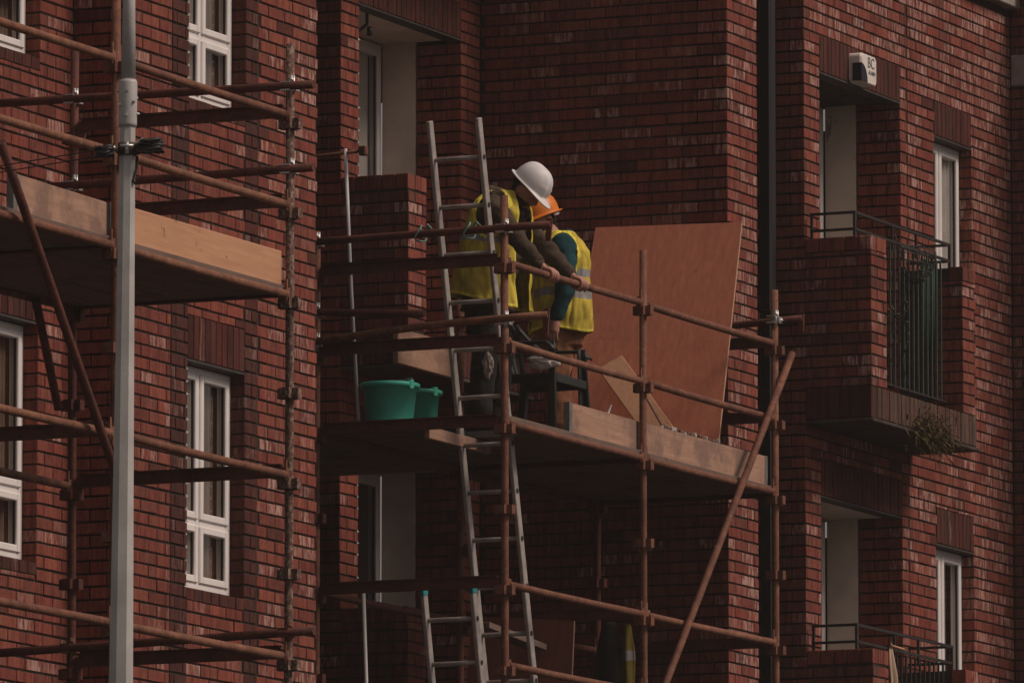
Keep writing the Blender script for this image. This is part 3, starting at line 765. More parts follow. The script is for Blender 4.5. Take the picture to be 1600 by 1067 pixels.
# rope ties on the tall ladder
M['rope'] = mat_simple('green_rope', (0.22, 0.36, 0.31), 0.9, 0.4, 60)
for yy, side in ((22.478, 'left'), (22.146, 'right')):
    c = Vector((48.97, yy, 9.20))
    pts = [c + Vector((0.055*math.cos(t), 0.02*math.sin(2*t), 0.05*math.sin(t))) for t in [i*0.35 for i in range(37)]]
    pts += [c + Vector((0, -0.03, 0.03)), c + Vector((-0.03, -0.06, 0.05)), c + Vector((-0.03, -0.09, 0.02))]
    mb = MB(); mb.tube(pts, 0.006, 6)
    tag(mb.build('rope_tie', M['rope']), 'pale green rope tying the %s stile of the tall ladder to the guard tube' % side, 'rope', 'ropes on the tall ladder')

# ------------------------------------------------------------------ street lamp column
LP = empty('lamp_post', (35.9, 17.95, 0), 'grey galvanised octagonal lamp post with bolted sleeve and black cable clamp', 'lamp post')
def lch(o): o.parent = LP; o.matrix_parent_inverse = Matrix.Translation((-35.9, -17.95, 0)); return o
def lp(z): return Vector((35.682 + 0.0026*(z - 5.15), 17.884 - 0.0058*(z - 5.15), z))
mb = MB(); zz = [0.0, 1.2, 1.21, 5.15, 6.25, 7.0, 7.73]; rr_ = [0.085, 0.085, 0.075, 0.0595, 0.0493, 0.0435, 0.0385]
mb.tube([lp(z) for z in zz], rr_, 8, smooth=False, up=(0.76, -0.65, 0)); lch(mb.build('column', M['galv']))
mb = MB(); mb.tube([lp(7.72), lp(7.735), lp(7.925), lp(7.94)], [0.0415, 0.0430, 0.0430, 0.038], 20); lch(mb.build('sleeve', M['galv']))
mb = MB(); mb.tube([lp(7.93), lp(8.3), lp(10.0)], [0.0345, 0.0285, 0.0275], 16); lch(mb.build('upper_tube', M['galv']))
for z, a in ((7.885, 200), (7.835, 245), (7.77, 195), (7.86, 330), (7.78, 290), (7.89, 100), (7.82, 150)):
    d = Vector((math.cos(R(a)), math.sin(R(a)), 0)); c = lp(z)
    mb = MB(); mb.tube([c + d*0.040, c + d*0.049], 0.0085, 6); mb.tube([c + d*0.049, c + d*0.055], 0.005, 6); lch(mb.build('bolt', M['zinc']))
# clamp band with coiled black cable on both sides
mb = MB(); c = lp(7.615); mb.tube([c + Vector((0, 0, -0.03)), c + Vector((0, 0, 0.03))], 0.0445, 16)
lch(mb.build('clamp_band', mat_rust('clamp_rust', (0.10, 0.06, 0.04), (0.05, 0.03, 0.025), 0.6, (0.4, 0.32, 0.25))))
RTV = Vector((0.4075, -0.9132, 0)); FWV = Vector((0.9132, 0.4075, 0)); UPV = Vector((0, 0, 1))
def coil(cx, cz, rx, rz, n, dz, seed):
    mb = MB(); r = random.Random(seed); pts = []
    for i in range(n*20 + 1):
        t = i/20*2*math.pi; k = i/(n*20)
        wob = 1 + 0.18*math.sin(1.7*t + seed)
        pts.append(c + RTV*(cx + rx*wob*math.cos(t)) + FWV*(0.035*math.sin(t)*wob - 0.03) + UPV*(cz + dz*(k - 0.5) + rz*math.sin(t + 0.4) + 0.004*math.sin(5*t)))
    mb.tube(pts, 0.0085, 6); return mb
lch(coil(0.105, 0.012, 0.052, 0.010, 5, 0.065, 1).build('cable_coil', M['black_pipe']))
lch(coil(-0.105, -0.012, 0.035, 0.010, 4, 0.05, 2).build('cable_coil', M['black_pipe']))
mb = MB()
for s, a in ((1, 0.02), (-1, -0.01)):
    mb.tube([c + RTV*s*0.04 + UPV*a, c + RTV*s*0.07 + UPV*(a + 0.02) - FWV*0.03, c + RTV*s*0.1 + UPV*(a - 0.01) - FWV*0.02], 0.012, 7)
mb.tube([c - FWV*0.052 + RTV*0.0 - UPV*0.028, c - FWV*0.052 + UPV*0.028], 0.010, 6); mb.tube([c - FWV*0.058 + RTV*0.03 + UPV*0.01, c - FWV*0.058 - RTV*0.03 + UPV*0.01], 0.008, 6)
lch(mb.build('clamp_bolts', M['zinc']))
mb = MB(); mb.tube([c + RTV*0.046 - UPV*0.03, c + RTV*0.042 - UPV*0.08, c + RTV*0.036 - UPV*0.12 - FWV*0.02, c + RTV*0.03 - UPV*0.15 - FWV*0.03, c + RTV*0.04 - UPV*0.165 - FWV*0.03], 0.007, 6); lch(mb.build('cable_tail', M['black_pipe']))
for dz in (-0.03, 0.0):
    mb = MB(); mb.tube([c - RTV*0.13 + UPV*dz, c - RTV*0.6 + UPV*(dz - 0.03) + FWV*0.3, c - RTV*1.6 + UPV*(dz - 0.02) + FWV*1.0, c - RTV*4 + UPV*0.1 + FWV*2.5], 0.003, 5); lch(mb.build('guy_wire', M['black_pipe']))

# ------------------------------------------------------------------ things on the deck and the building
DZ = 8.050
M['bucket'] = mat_simple('green_plastic', (0.07, 0.52, 0.40), 0.45, 0.3, 7, 0.4)
def mat_bucket():
    t = NT('dirty_green_plastic', 0.5, 0.35)
    b = t.mix(t.ramp(t.noise(8, 4), 0.3, 0.7), (0.035, 0.33, 0.245), (0.055, 0.43, 0.32))
    b = t.mix(t.ramp(t.noise((22, 22, 12), 4, 0.65), 0.63, 0.67, 0, 0.85), b, (0.30, 0.20, 0.15)); t.color(b); return t.m
M['bucket_dirty'] = mat_bucket()
def mat_mud():
    t = NT('splashed_green_plastic', 0.5, 0.35)
    b = t.mix(t.ramp(t.noise(8, 4), 0.3, 0.7), (0.05, 0.43, 0.33), (0.075, 0.54, 0.42))
    b = t.mix(t.ramp(t.noise((30, 30, 9), 5, 0.7), 0.58, 0.72, 0, 0.45), b, (0.16, 0.30, 0.24))
    b = t.mix(t.ramp(t.noise((16, 16, 22), 4, 0.65), 0.68, 0.71, 0, 0.8), b, (0.34, 0.26, 0.21)); t.color(b); return t.m
M['bucket_mud'] = mat_mud()
M['wire'] = mat_simple('bright_wire', (0.55, 0.50, 0.46), 0.4, 0.3, 20, 0.5, metal=0.5)
def bucket(x, y, r0, r1, h, label, mat, handle):
    B = empty('bucket', (x, y, DZ), label, 'bucket', 'buckets on the deck')
    mb = MB(); mb.lathe([(r0, 0.0), (r0 + 0.003, 0.004), (r1 - 0.008, h - 0.03), (r1 + 0.004, h - 0.03), (r1 + 0.012, h - 0.022), (r1 + 0.012, h - 0.004), (r1 + 0.006, h), (r1 - 0.006, h), (r1 - 0.012, h - 0.03), (r0 - 0.006, 0.012), (0.001, 0.010)], 36, close=True)
    o = mb.build('shell', M[mat]); o.parent = B
    mb = MB(); n = 18; pts = []
    for i in range(n + 1):
        t = math.pi*i/n
        pts.append(Vector((handle[0]*math.sin(t), -r1*math.cos(t)*(1 - 0.12*math.sin(t)), h - 0.03 + handle[1]*math.sin(t)**0.8 + 0.012*math.sin(3*t))))
    mb.tube(pts, 0.0032, 6); o = mb.build('handle', M['wire']); o.parent = B
    for s in (-1, 1):
        mb = MB(); mb.box((-0.02, s*r1 - 0.014, h - 0.045), (0.02, s*r1 + 0.014, h + 0.012), ch=0.004); o = mb.build('handle_lug', M[mat]); o.parent = B
    B.rotation_euler = (0, 0, R(-18)); return B
bucket(49.20, 22.795, 0.142, 0.178, 0.25, 'larger green plastic bucket with raised wire handle on the deck', 'bucket_mud', (0.10, 0.075))
bucket(49.56, 22.77, 0.115, 0.146, 0.245, 'smaller mud stained green bucket half hidden behind the larger one', 'bucket_dirty', (0.09, -0.02))

# plywood sheets: each leans on the transoms behind it
def sheet(p0, p1, p2, p3, th, name, label, mat='ply'):
    """quad corners in order bottom-left, bottom-right, top-right, top-left seen from the camera, thickness away from it"""
    P = [Vector(p) for p in (p0, p1, p2, p3)]; n = (P[1]-P[0]).cross(P[3]-P[0]).normalized()
    if n.x < 0: n = -n
    mb = MB(); vs = P + [p + n*th for p in P]; mb.add(vs, [(0,1,2,3)]); mb.m = 1; mb.add(vs, [(7,6,5,4), (0,4,5,1), (1,5,6,2), (2,6,7,3), (3,7,4,0)])
    o = mb.build(name, [M[mat], M['ply_edge']]); return tag(o, label, 'plywood')
sheet((52.66, 23.20, DZ), (52.66, 22.045, DZ), (53.30, 22.113, 9.815), (53.30, 23.175, 9.84), 0.018, 'plywood_sheet', 'tall reddish plywood sheet leaning upright at the end of the deck')
sheet((50.9, 23.12, 5.6), (50.9, 22.35, 5.6), (51.12, 22.38, 6.97), (51.12, 23.10, 7.03), 0.018, 'plywood_sheet', 'dark reddish plywood offcut standing below the deck behind the short ladder', mat='ply_shaded')
def plank(a, b, w, t, label, up, mat, name='plank', cat='plank'):
    mb = MB(); mb.beam(a, b, w, t, up=up, ch=0.003); return tag(mb.build(name, M[mat]), label, cat)

plank((52.86, 22.88, 8.86), (52.45, 22.23, 8.17), 0.022, 0.185, 'knotty pale plank lying diagonally against the tall plywood sheet', (-0.45, 0.7, -0.6), 'board_new')
plank((52.32, 22.42, 8.60), (52.30, 22.20, 8.24), 0.012, 0.03, 'thin orange batten leaning beside the diagonal plank', (1, 0, 0), 'rust_orange', 'batten', 'batten')
plank((50.2, 22.62, 6.87), (51.05, 22.60, 6.80), 0.12, 0.04, 'weathered plank end on the level below the deck', (0, 0, 1), 'board_deck')
# thin grey conduit poles standing by the parapet
def thin_pole(a, b, label, br):
    P = empty('conduit_pole', b, label, 'pole'); a, b = Vector(a), Vector(b)
    mb = MB(); mb.tube([a, a.lerp(b, 0.5) + Vector((0, 0.006, 0)), b], 0.0125, 8); o = mb.build('tube', M['galv']); o.parent = P; o.matrix_parent_inverse = Matrix.Translation(-b)
    if br:
        mb = MB(); mb.tube([a + Vector((0.02, 0.42, -0.045)), a + Vector((0.0, -0.10, -0.02))], 0.012, 8); mb.box((a.x - 0.025, a.y - 0.15, a.z - 0.05), (a.x + 0.025, a.y - 0.10, a.z + 0.01), ch=0.006)
        o = mb.build('cross_clamp', M['rust']); o.parent = P; o.matrix_parent_inverse = Matrix.Translation(-b)
    return P
thin_pole((49.06, 23.04, 9.78), (49.06, 22.945, DZ), 'thin grey conduit pole standing on the deck beside the larger bucket', True)
thin_pole((49.3, 23.02, 7.02), (49.35, 22.94, 4.6), 'thin grey conduit pole on the lower level, left of the short ladder', False)
# wall-mounted alarm box with its lettering
AL = empty('alarm_box', (55.995, 22.36, 11.245), 'white alarm box with dark blue lens and grey lettering above the balcony door', 'alarm box')
def rounded(w, h, y0, y1, r, bulge=0.0, n=6):
    mb = MB(); pts = []
    for cx, cz, a0 in ((w/2 - r, h/2 - r, 0), (-w/2 + r, h/2 - r, 90), (-w/2 + r, -h/2 + r, 180), (w/2 - r, -h/2 + r, 270)):
        for i in range(n + 1): t = R(a0 + 90*i/n); pts.append((cx + r*math.cos(t), cz + r*math.sin(t)))
    k = len(pts); vs = []
    for (s, y) in ((1.0, y1), (1.0, y0 + 0.016), (0.95, y0 + 0.004), (0.90, y0)): vs += [(x*s, y, z*s) for (x, z) in pts]
    fs = [(i*k + j, i*k + (j+1) % k, (i+1)*k + (j+1) % k, (i+1)*k + j) for i in range(3) for j in range(k)]; fs.append(tuple(3*k + j for j in range(k)))
    mb.add(vs, fs); return mb
M['alarm'] = mat_simple('cream_plastic', (0.80, 0.71, 0.64), 0.45, 0.10, 8, 0.4); M['navy'] = mat_simple('navy_plastic', (0.022, 0.026, 0.045), 0.3, 0.2, 8, 0.5); M['ink'] = mat_simple('grey_ink', (0.16, 0.16, 0.19), 0.6, 0.1, 8)
o = rounded(0.29, 0.21, -0.095, 0.0, 0.035).build('case', M['alarm']); o.parent = AL
mb = MB(); n = 10; arc = [(-0.155 + 0.0, -0.095)] + [(-0.155 + 0.115*math.cos(R(90 - 9*i)) , -0.095 + 0.125*math.sin(R(90 - 9*i))) for i in range(n + 1)]
k = len(arc); vs = [(x, -0.0985, z) for x, z in arc] + [(x, -0.03, z) for x, z in arc]
mb.add(vs, [tuple(range(k))] + [(i, (i+1) % k, k + (i+1) % k, k + i) for i in range(k)]); o = mb.build('lens', M['navy']); o.parent = AL
def lettering(txt, size, loc, mat, parent, ext=0.0012):
    cu = D.curves.new('lettering', 'FONT'); cu.body = txt; cu.size = size; cu.extrude = ext; cu.align_x = 'CENTER'; cu.align_y = 'CENTER'
    t = D.objects.new('tmp', cu); COL.objects.link(t); bpy.context.view_layer.update()
    me = D.meshes.new_from_object(t.evaluated_get(bpy.context.evaluated_depsgraph_get())); D.objects.remove(t)
    me.materials.clear(); me.materials.append(M[mat]); o = D.objects.new('lettering', me); COL.objects.link(o); o.rotation_euler = (R(90), 0, 0); o.location = loc; o.parent = parent; return o
lettering('BC', 0.105, (0.03, -0.0965, 0.045), 'ink', AL); lettering('ALARM', 0.040, (0.045, -0.0965, -0.022), 'ink', AL)
# wire hanging basket on the upper right balcony rail
HB = empty('hanging_basket', (55.95, 21.93, 9.95), 'empty wire hanging basket hooked on the upper balcony railing', 'basket')
mb = MB(); r0 = 0.30
for k in range(5):
    z = -0.05*k; r = r0*math.sqrt(max(0.05, 1 - (k/4.6)**2)); mb.tube([(r*math.cos(R(t)), -abs(r*0.42*math.sin(R(t))), z) for t in range(180, 361, 12)], 0.004, 5)
for j in range(13):
    t = R(180 + 15*j); mb.tube([(r0*math.cos(t)*math.cos(a), r0*0.42*math.sin(t)*math.cos(a), -0.23*math.sin(a)) for a in [R(9*i) for i in range(11)]], 0.0035, 5)
mb.tube([(-r0, 0, 0), (r0, 0, 0)], 0.006, 5); mb.tube([(-r0*0.9, 0, 0), (-r0*0.9, 0.03, 0.09)], 0.004, 5); mb.tube([(r0*0.9, 0, 0), (r0*0.9, 0.03, 0.09)], 0.004, 5)
o = mb.build('wire_cage', M['rail']); o.parent = HB
# green screen behind the bars, plants, cloth
mb = MB(); mb.grid(lambda u, v: (56.40 + 0.33*u, 22.045 + 0.006*math.sin(u*40), 9.36 + 0.60*v), 40, 3); o = mb.build('balcony_screen', mat_simple('green_screen', (0.020, 0.048, 0.032), 0.8, 0.3, 6)); tag(o, 'dark green fabric strip behind the far end of the upper right balcony bars', 'screen')
sm = o.modifiers.new('t', 'SOLIDIFY'); sm.thickness = 0.004
def leaf(mb, p, d, L, w, droop=0.4):
    d = Vector(d).normalized(); s = d.cross(Vector((0, 0, 1))); s = s.normalized() if s.length > 0.01 else Vector((1, 0, 0))
    a = Vector(p); b = a + d*L*0.5; c = b + (d + Vector((0, 0, -droop)))*L*0.5
    mb.add([a - s*w*0.3, a + s*w*0.3, b + s*w*0.5, b - s*w*0.5, c], [(0, 1, 2, 3), (3, 2, 4)])
def tuft(name, c, n, rx, rz, L, w, label, cat, mat, seed, ry=0.1):
    T = empty(name, c, label, cat); r = random.Random(seed); mb = MB(); st = MB()
    for i in range(n):
        p = Vector((r.gauss(0, rx), r.gauss(-0.03, ry*0.5), r.gauss(0, rz))); d = Vector((p.x*1.5 + r.uniform(-.6, .6), -0.5 + r.uniform(-.6, .3), r.uniform(-.5, .9)))
        leaf(mb, p, d, L*r.uniform(0.5, 1.2), w*r.uniform(.6, 1.3), r.uniform(.3, 1.2))
    for i in range(8): p = Vector((r.gauss(0, rx*0.6), -0.03, r.gauss(0, rz*0.6))); st.tube([(0, 0.05, -0.02), p*0.5 + Vector((0, 0, 0.02)), p], 0.003, 5)
    o = mb.build('foliage', mat); o.parent = T; o = st.build('stems', M['rail']); o.parent = T; return T
def mat_leaf(n, a, b):
    t = NT(n, 0.75, 0.2); t.color(t.mix(t.ramp(t.noise(22, 2), 0.35, 0.65), a, b)); return t.m
tuft('hanging_fern', (56.02, 21.86, 8.66), 1100, 0.165, 0.065, 0.095, 0.011, 'brown green tufted plant growing from the edge of the balcony slab', 'plant', mat_leaf('dry_fern', (0.14, 0.095, 0.030), (0.060, 0.050, 0.018)), 5)
VN = empty('climbing_vine', (55.75, 21.98, 9.02), 'thin dry vine with small leaves climbing the balcony bars', 'plant'); mb = MB(); st = MB(); r = random.Random(11)
for b in range(2):
    pts = [Vector((-0.1 + 0.25*b + 0.03*math.sin(i*1.3 + b), -0.012 - 0.008*math.cos(i), -0.06 + i*0.07)) for i in range(9 + 2*b)]; st.tube(pts, 0.0035, 5)
    for p in pts[4:]:
        for _ in range(3): leaf(mb, p, (r.uniform(-1, 1), -0.6, r.uniform(-.3, .6)), r.uniform(.03, .055), 0.022)
for i in range(26): leaf(mb, (r.uniform(-.33, .16), -0.02, 0.43 + r.gauss(0, .03)), (r.uniform(-1, 1), -.7, r.uniform(-.4, .6)), r.uniform(.03, .06), 0.022)
st.tube([(-0.36, -0.01, 0.42), (0.0, -0.015, 0.44), (0.18, -0.01, 0.41)], 0.003, 5)
o = mb.build('leaves', mat_leaf('vine_leaf', (0.13, 0.085, 0.05), (0.075, 0.065, 0.035))); o.parent = VN; o = st.build('stems', M['rail']); o.parent = VN
def drape(name, fn, nu, nv, mat, label, cat, th=0.006):
    mb = MB(); mb.grid(fn, nu, nv); o = mb.build(name, mat); m = o.modifiers.new('thickness', 'SOLIDIFY'); m.thickness = th; return tag(o, label, cat)
M['beige_cloth'] = mat_simple('beige_cloth', (0.50, 0.36, 0.25), 0.9, 0.25, 9); M['white_cloth'] = mat_simple('white_rag', (0.62, 0.56, 0.53), 0.85, 0.2, 14)
drape('hanging_cloth', lambda u, v: (55.60 + (0.03 + 0.15*min(1, v*1.25))*(u - 0.15)*1.3, 21.985 - 0.025*math.sin(u*9 + 2*v)*min(1, v*3), 7.175 - 0.62*v + 0.05*(u - .5)*(1 - v)), 24, 18, M['beige_cloth'], 'beige cloth pegged on the lower right balcony railing', 'cloth')
mb = MB(); mb.tube([(55.60, 21.97, 7.178), (55.80, 21.955, 7.168)], 0.008, 6); tag(mb.build('peg_stick', M['board_new']), 'short pale wooden stick on the lower right balcony rail', 'stick')
def lump(name, c, sx, sy, sz, seed, mat, label, cat, amp=0.45, fr=9.0):
    bm = bmesh.new(); bmesh.ops.create_icosphere(bm, subdivisions=4, radius=1.0)
    for v in bm.verts:
        k = 1 + amp*mnoise.noise(v.co*1.7 + Vector((seed, 0, 0))) + amp*0.35*mnoise.noise(v.co*5 + Vector((0, seed, 0)))
        v.co = Vector((v.co.x*sx, v.co.y*sy, v.co.z*sz))*k
    me = D.meshes.new(name); bm.to_mesh(me); bm.free(); me.polygons.foreach_set('use_smooth', [True]*len(me.polygons)); me.materials.append(mat)
    o = D.objects.new(name, me); COL.objects.link(o); o.location = c; return tag(o, label, cat)
# ------------------------------------------------------------------ plastic garden chair
CHR = empty('plastic_chair', (50.55, 22.38, DZ), 'dark green plastic armchair behind the white helmeted worker', 'chair')
M['chair'] = mat_simple('dark_green_plastic', (0.024, 0.028, 0.026), 0.42, 0.2, 6, 0.45)
def cch(mb, name, solid=0.0):
    o = mb.build(name, M['chair']); o.parent = CHR
    if solid: m = o.modifiers.new('thickness', 'SOLIDIFY'); m.thickness = solid; m.offset = 0
    return o
mb = MB(); mb.grid(lambda u, v: (-0.235 + 0.47*u, 0.20 - 0.42*v, 0.425 + 0.012*math.cos((u - .5)*3) - 0.02*math.sin(v*3.1) + (-0.05*max(0, v - 0.85)/0.15)), 16, 16); cch(mb, 'seat', 0.012)
mb = MB(); mb.box((-0.235, -0.235, 0.36), (0.235, -0.222, 0.415), ch=0.004); mb.box((-0.245, -0.22, 0.36), (-0.232, 0.2, 0.42), ch=0.004); mb.box((0.232, -0.22, 0.36), (0.245, 0.2, 0.42), ch=0.004); cch(mb, 'seat_skirt')
for sx in (-1, 1):
    mb = MB(); fn = lambda u, v: (sx*(0.245 + 0.035*(1 - v)) + sx*(-0.05*max(0, u - .5)*2), -0.225 - 0.03*(1 - v) + 0.060*min(u, .5)*2*(1.0 - .45*v), 0.0 + 0.62*v)
    mb.grid(fn, 9, 12); cch(mb, 'front_leg', 0.014)
    mb = MB(); fn = lambda u, v: (sx*(0.225 + 0.02*(1 - v)) + sx*(-0.05*max(0, u - .5)*2), 0.22 + 0.05*(1 - v) - 0.060*min(u, .5)*2, 0.0 + 0.46*v)
    mb.grid(fn, 9, 12); cch(mb, 'rear_leg', 0.014)
    mb = MB(); fn = lambda u, v: (sx*(0.275 - 0.03*v) + 0.055*(u - .5), -0.245 + 0.50*v, 0.615 + 0.015*v + 0.17*max(0, v - .62)**1.3/0.28 - 0.012*(2*u - 1)**2 - 0.05*max(0, .12 - v)/0.12)
    mb.grid(fn, 7, 18); cch(mb, 'arm', 0.012)
mb = MB(); mb.tube([(-0.25, 0.235, 0.66), (-0.235, 0.265, 0.75), (-0.17, 0.285, 0.81), (0, 0.295, 0.83), (0.17, 0.285, 0.81), (0.235, 0.265, 0.75), (0.25, 0.235, 0.66)], 0.02, 8); mb.tube([(-0.23, 0.2, 0.43), (-0.24, 0.22, 0.55), (-0.25, 0.235, 0.66)], 0.018, 8); mb.tube([(0.23, 0.2, 0.43), (0.24, 0.22, 0.55), (0.25, 0.235, 0.66)], 0.018, 8); cch(mb, 'back_frame')
for i in range(6):
    x = -0.17 + 0.068*i; mb = MB(); mb.grid(lambda u, v: (x + 0.046*(u - .5), 0.205 + 0.08*v + 0.01*math.sin(v*3), 0.43 + 0.385*v), 4, 8); cch(mb, 'back_slat', 0.01)
lump('rag', (50.26, 22.215, 8.535), 0.05, 0.095, 0.045, 3.1, M['white_cloth'], 'crumpled white rag on the front corner of the plastic chair', 'rag', 0.6)
lump('plastic_bag', (49.66, 22.33, 8.45), 0.02, 0.032, 0.075, 8.2, mat_simple('dirty_plastic', (0.34, 0.26, 0.23), 0.6, 0.4, 30), 'small dirty white bag hanging behind the ladder near the bent worker', 'bag', 0.5)
mb = MB(); mb.lathe([(0.004, 0.13), (0.012, 0.05), (0.028, 0.0), (0.028, -0.16), (0.001, -0.16)], 14); o = mb.build('sealant_tube', M['white_cloth']); o.location = (52.3, 22.68, 8.39); o.rotation_euler = (0.3, 0.25, 0); tag(o, 'white sealant tube nozzle poking above the toe board', 'sealant tube')
r = random.Random(4)
RB = empty('rubble_row', (51.9, 22.02, 8.245), 'row of small dirty brick bits along the toe board top', 'rubble')
for i in range(16):
    mb = MB(); s = r.uniform(0.012, 0.03); mb.box((-s, -0.012, 0), (s, 0.012, r.uniform(0.012, 0.03)), ch=0.004); o = mb.build('brick_chip', M['rust_flaky'] if i % 3 else M['mortar_pale']); o.location = (-0.3 + 1.0*i/16 + r.uniform(-.02, .02), -0.045 + r.uniform(-.004, .004), -0.0015); o.rotation_euler = (0, 0, r.uniform(-.4, .4)); o.parent = RB
# coat and hi-vis vest hung on the lower cross tube
HJ = empty('hung_workwear', (51.22, 22.02, 6.95), 'black coat and yellow hi-vis vest hanging under the cross tube below the deck', 'clothing')
M['hivis'] = mat_simple('hivis_yellow', (0.60, 0.455, 0.065), 0.85, 0.35, 7, 0.2, bump=0.01, bk=14)
M['hivis_edge'] = mat_simple('hivis_piping', (0.80, 0.66, 0.08), 0.7, 0.1, 9)
M['reflect'] = mat_simple('reflective_tape', (0.27, 0.255, 0.24), 0.45, 0.15, 12, 0.5)
M['black_cloth'] = mat_simple('black_cloth', (0.018, 0.017, 0.017), 0.9, 0.3, 8)
def hung(y0, y1, x, z1, z0, mats, name, amp, cut=()):
    n = 40; mb = MB()
    def fn(u, v): k = 0.55 + 0.45*min(1, v*5); return (x + amp*math.sin(u*8 + 2.5*v)*min(1, v*4) - 0.02*math.sin(3.14*u), (y0 + y1)/2 + (y1 - y0)*(u - .5)*k*(0.9 + 0.1*math.sin(5*v)), z1 + (z0 - z1)*v)
    mb.grid(fn, 20, n)
    mb.mi = [1 if any(a <= (f // 19)/(n - 1) < b for a, b in cut) else 0 for f in range(len(mb.f))]
    o = mb.build(name, mats); o.parent = HJ; o.matrix_parent_inverse = Matrix.Translation((-51.22, -22.02, -6.95)); m = o.modifiers.new('t', 'SOLIDIFY'); m.thickness = 0.012
hung(22.04, 22.22, 51.10, 6.95, 6.1, [M['black_cloth']], 'coat', 0.014); hung(21.945, 22.04, 51.085, 6.93, 6.1, [mat_simple('shaded_hivis', (0.15, 0.11, 0.015), 0.9, 0.4, 9), M['band']], 'vest', 0.010, ((0.20, 0.28),))  # vest in a darkened hi-vis yellow, its deep shade painted into the colour
# short lamp hook on the recess soffit
mb = MB(); mb.tube([(52.12, 24.32, 11.19), (52.12, 24.32, 11.12), (52.1, 24.36, 11.08), (52.05, 24.44, 11.03)], 0.012, 6); mb.tube([(52.12, 24.30, 11.10), (52.12, 24.30, 11.04)], 0.02, 8); tag(mb.build('cable_hook', M['rail']), 'black cable hook under the ceiling of the upper recess balcony', 'hook')

# ------------------------------------------------------------------ people
def fuse(mb, voxel=0.006, it=4, mats=()):
    """join overlapping closed shapes into one continuous skin"""
    t = mb.build('tmp', []); m = t.modifiers.new('r', 'REMESH'); m.mode = 'VOXEL'; m.voxel_size = voxel
    if it: s = t.modifiers.new('s', 'SMOOTH'); s.iterations = it; s.factor = 0.5
    bpy.context.view_layer.update()
    me = D.meshes.new_from_object(t.evaluated_get(bpy.context.evaluated_depsgraph_get()))
    old = t.data; D.objects.remove(t); D.meshes.remove(old)
    me.polygons.foreach_set('use_smooth', [True]*len(me.polygons)); me.materials.clear()
    for x in mats: me.materials.append(x)
    return me
def ball(mb, c, r, n=12):
    c = Vector(c); rr = r if isinstance(r, tuple) else (r, r, r)
    mb.grid(lambda u, v: c + Vector((rr[0]*math.cos(u*2*math.pi)*math.sin(math.pi*(0.002 + .996*v)), rr[1]*math.sin(u*2*math.pi)*math.sin(math.pi*(0.002 + .996*v)), -rr[2]*math.cos(math.pi*(0.002 + .996*v)))), n*2, n, wrap_u=True)
    b = len(mb.v); k = n*2; mb.f.append(tuple(range(b - k*n, b - k*n + k))[::-1]); mb.f.append(tuple(range(b - k, b))); mb.sm += [True, True]; mb.mi += [mb.m, mb.m]
def limb(mb, pts, rs, n=14):
    P = [Vector(p) for p in pts]; Q = []; S = []
    for i in range(len(P) - 1):                                  # resample so the bends are round
        for j in range(4): t = j/4; Q.append(P[i].lerp(P[i+1], t)); S.append(rs[i]*(1-t) + rs[i+1]*t)
    Q.append(P[-1]); S.append(rs[-1])
    for _ in range(2): Q = [Q[0]] + [(Q[i-1] + Q[i]*2 + Q[i+1])/4 for i in range(1, len(Q)-1)] + [Q[-1]]
    mb.tube(Q, S, n); ball(mb, Q[0], S[0]*0.98); ball(mb, Q[-1], S[-1]*0.98)
def torso(mb, rows, n=28):
    """rows: (c, a centre, half depth, half width)"""
    k = len(rows); vs = []; fs = []
    for (c, a, hd, hw) in rows:
        for j in range(n):
            t = 2*math.pi*j/n; ct, st_ = math.cos(t), math.sin(t)
            vs.append((a + hd*math.copysign(abs(ct)**0.85, ct), hw*math.copysign(abs(st_)**0.85, st_), c))
    for i in range(k-1):
        for j in range(n): fs.append((i*n+j, i*n+(j+1) % n, (i+1)*n+(j+1) % n, (i+1)*n+j))
    fs.append(tuple(range(n))[::-1]); fs.append(tuple((k-1)*n + j for j in range(n))); mb.add(vs, fs, True)
def head_pts(u, v):
    """face-forward head around its centre: x forward, y left, z up"""
    th = (u - 0.5)*2*math.pi; ph = math.pi*(0.003 + 0.994*v)
    x, y, z = math.cos(th)*math.sin(ph), math.sin(th)*math.sin(ph), -math.cos(ph)
    p = Vector((x*0.098, y*0.076, z*0.122))
    if z < 0: p.y *= 1 - 0.30*(-z)**1.6; p.x *= 1 - 0.10*(-z)
    if x < 0 and z < -0.1: p.x *= 1 - 0.35*min(1, (-z - .1)*1.3)
    def g(cy, cz, sy, sz): return math.exp(-((p.y - cy)/sy)**2 - ((p.z - cz)/sz)**2) if x > 0 else 0.0
    p.x += 0.020*g(0, -0.028, 0.012, 0.016) + 0.012*g(0, -0.008, 0.009, 0.022)                 # nose
    p.x -= 0.012*(g(0.032, 0.004, 0.015, 0.011) + g(-0.032, 0.004, 0.015, 0.011))               # eye sockets
    p.x += 0.006*g(0, 0.025, 0.05, 0.010)                                                        # brow
    p.x += 0.007*g(0, -0.066, 0.020, 0.006) - 0.004*g(0, -0.073, 0.02, 0.004) + 0.007*g(0, -0.080, 0.018, 0.006)   # lips
    p.x += 0.014*g(0, -0.106, 0.022, 0.014)                                                      # chin
    return p
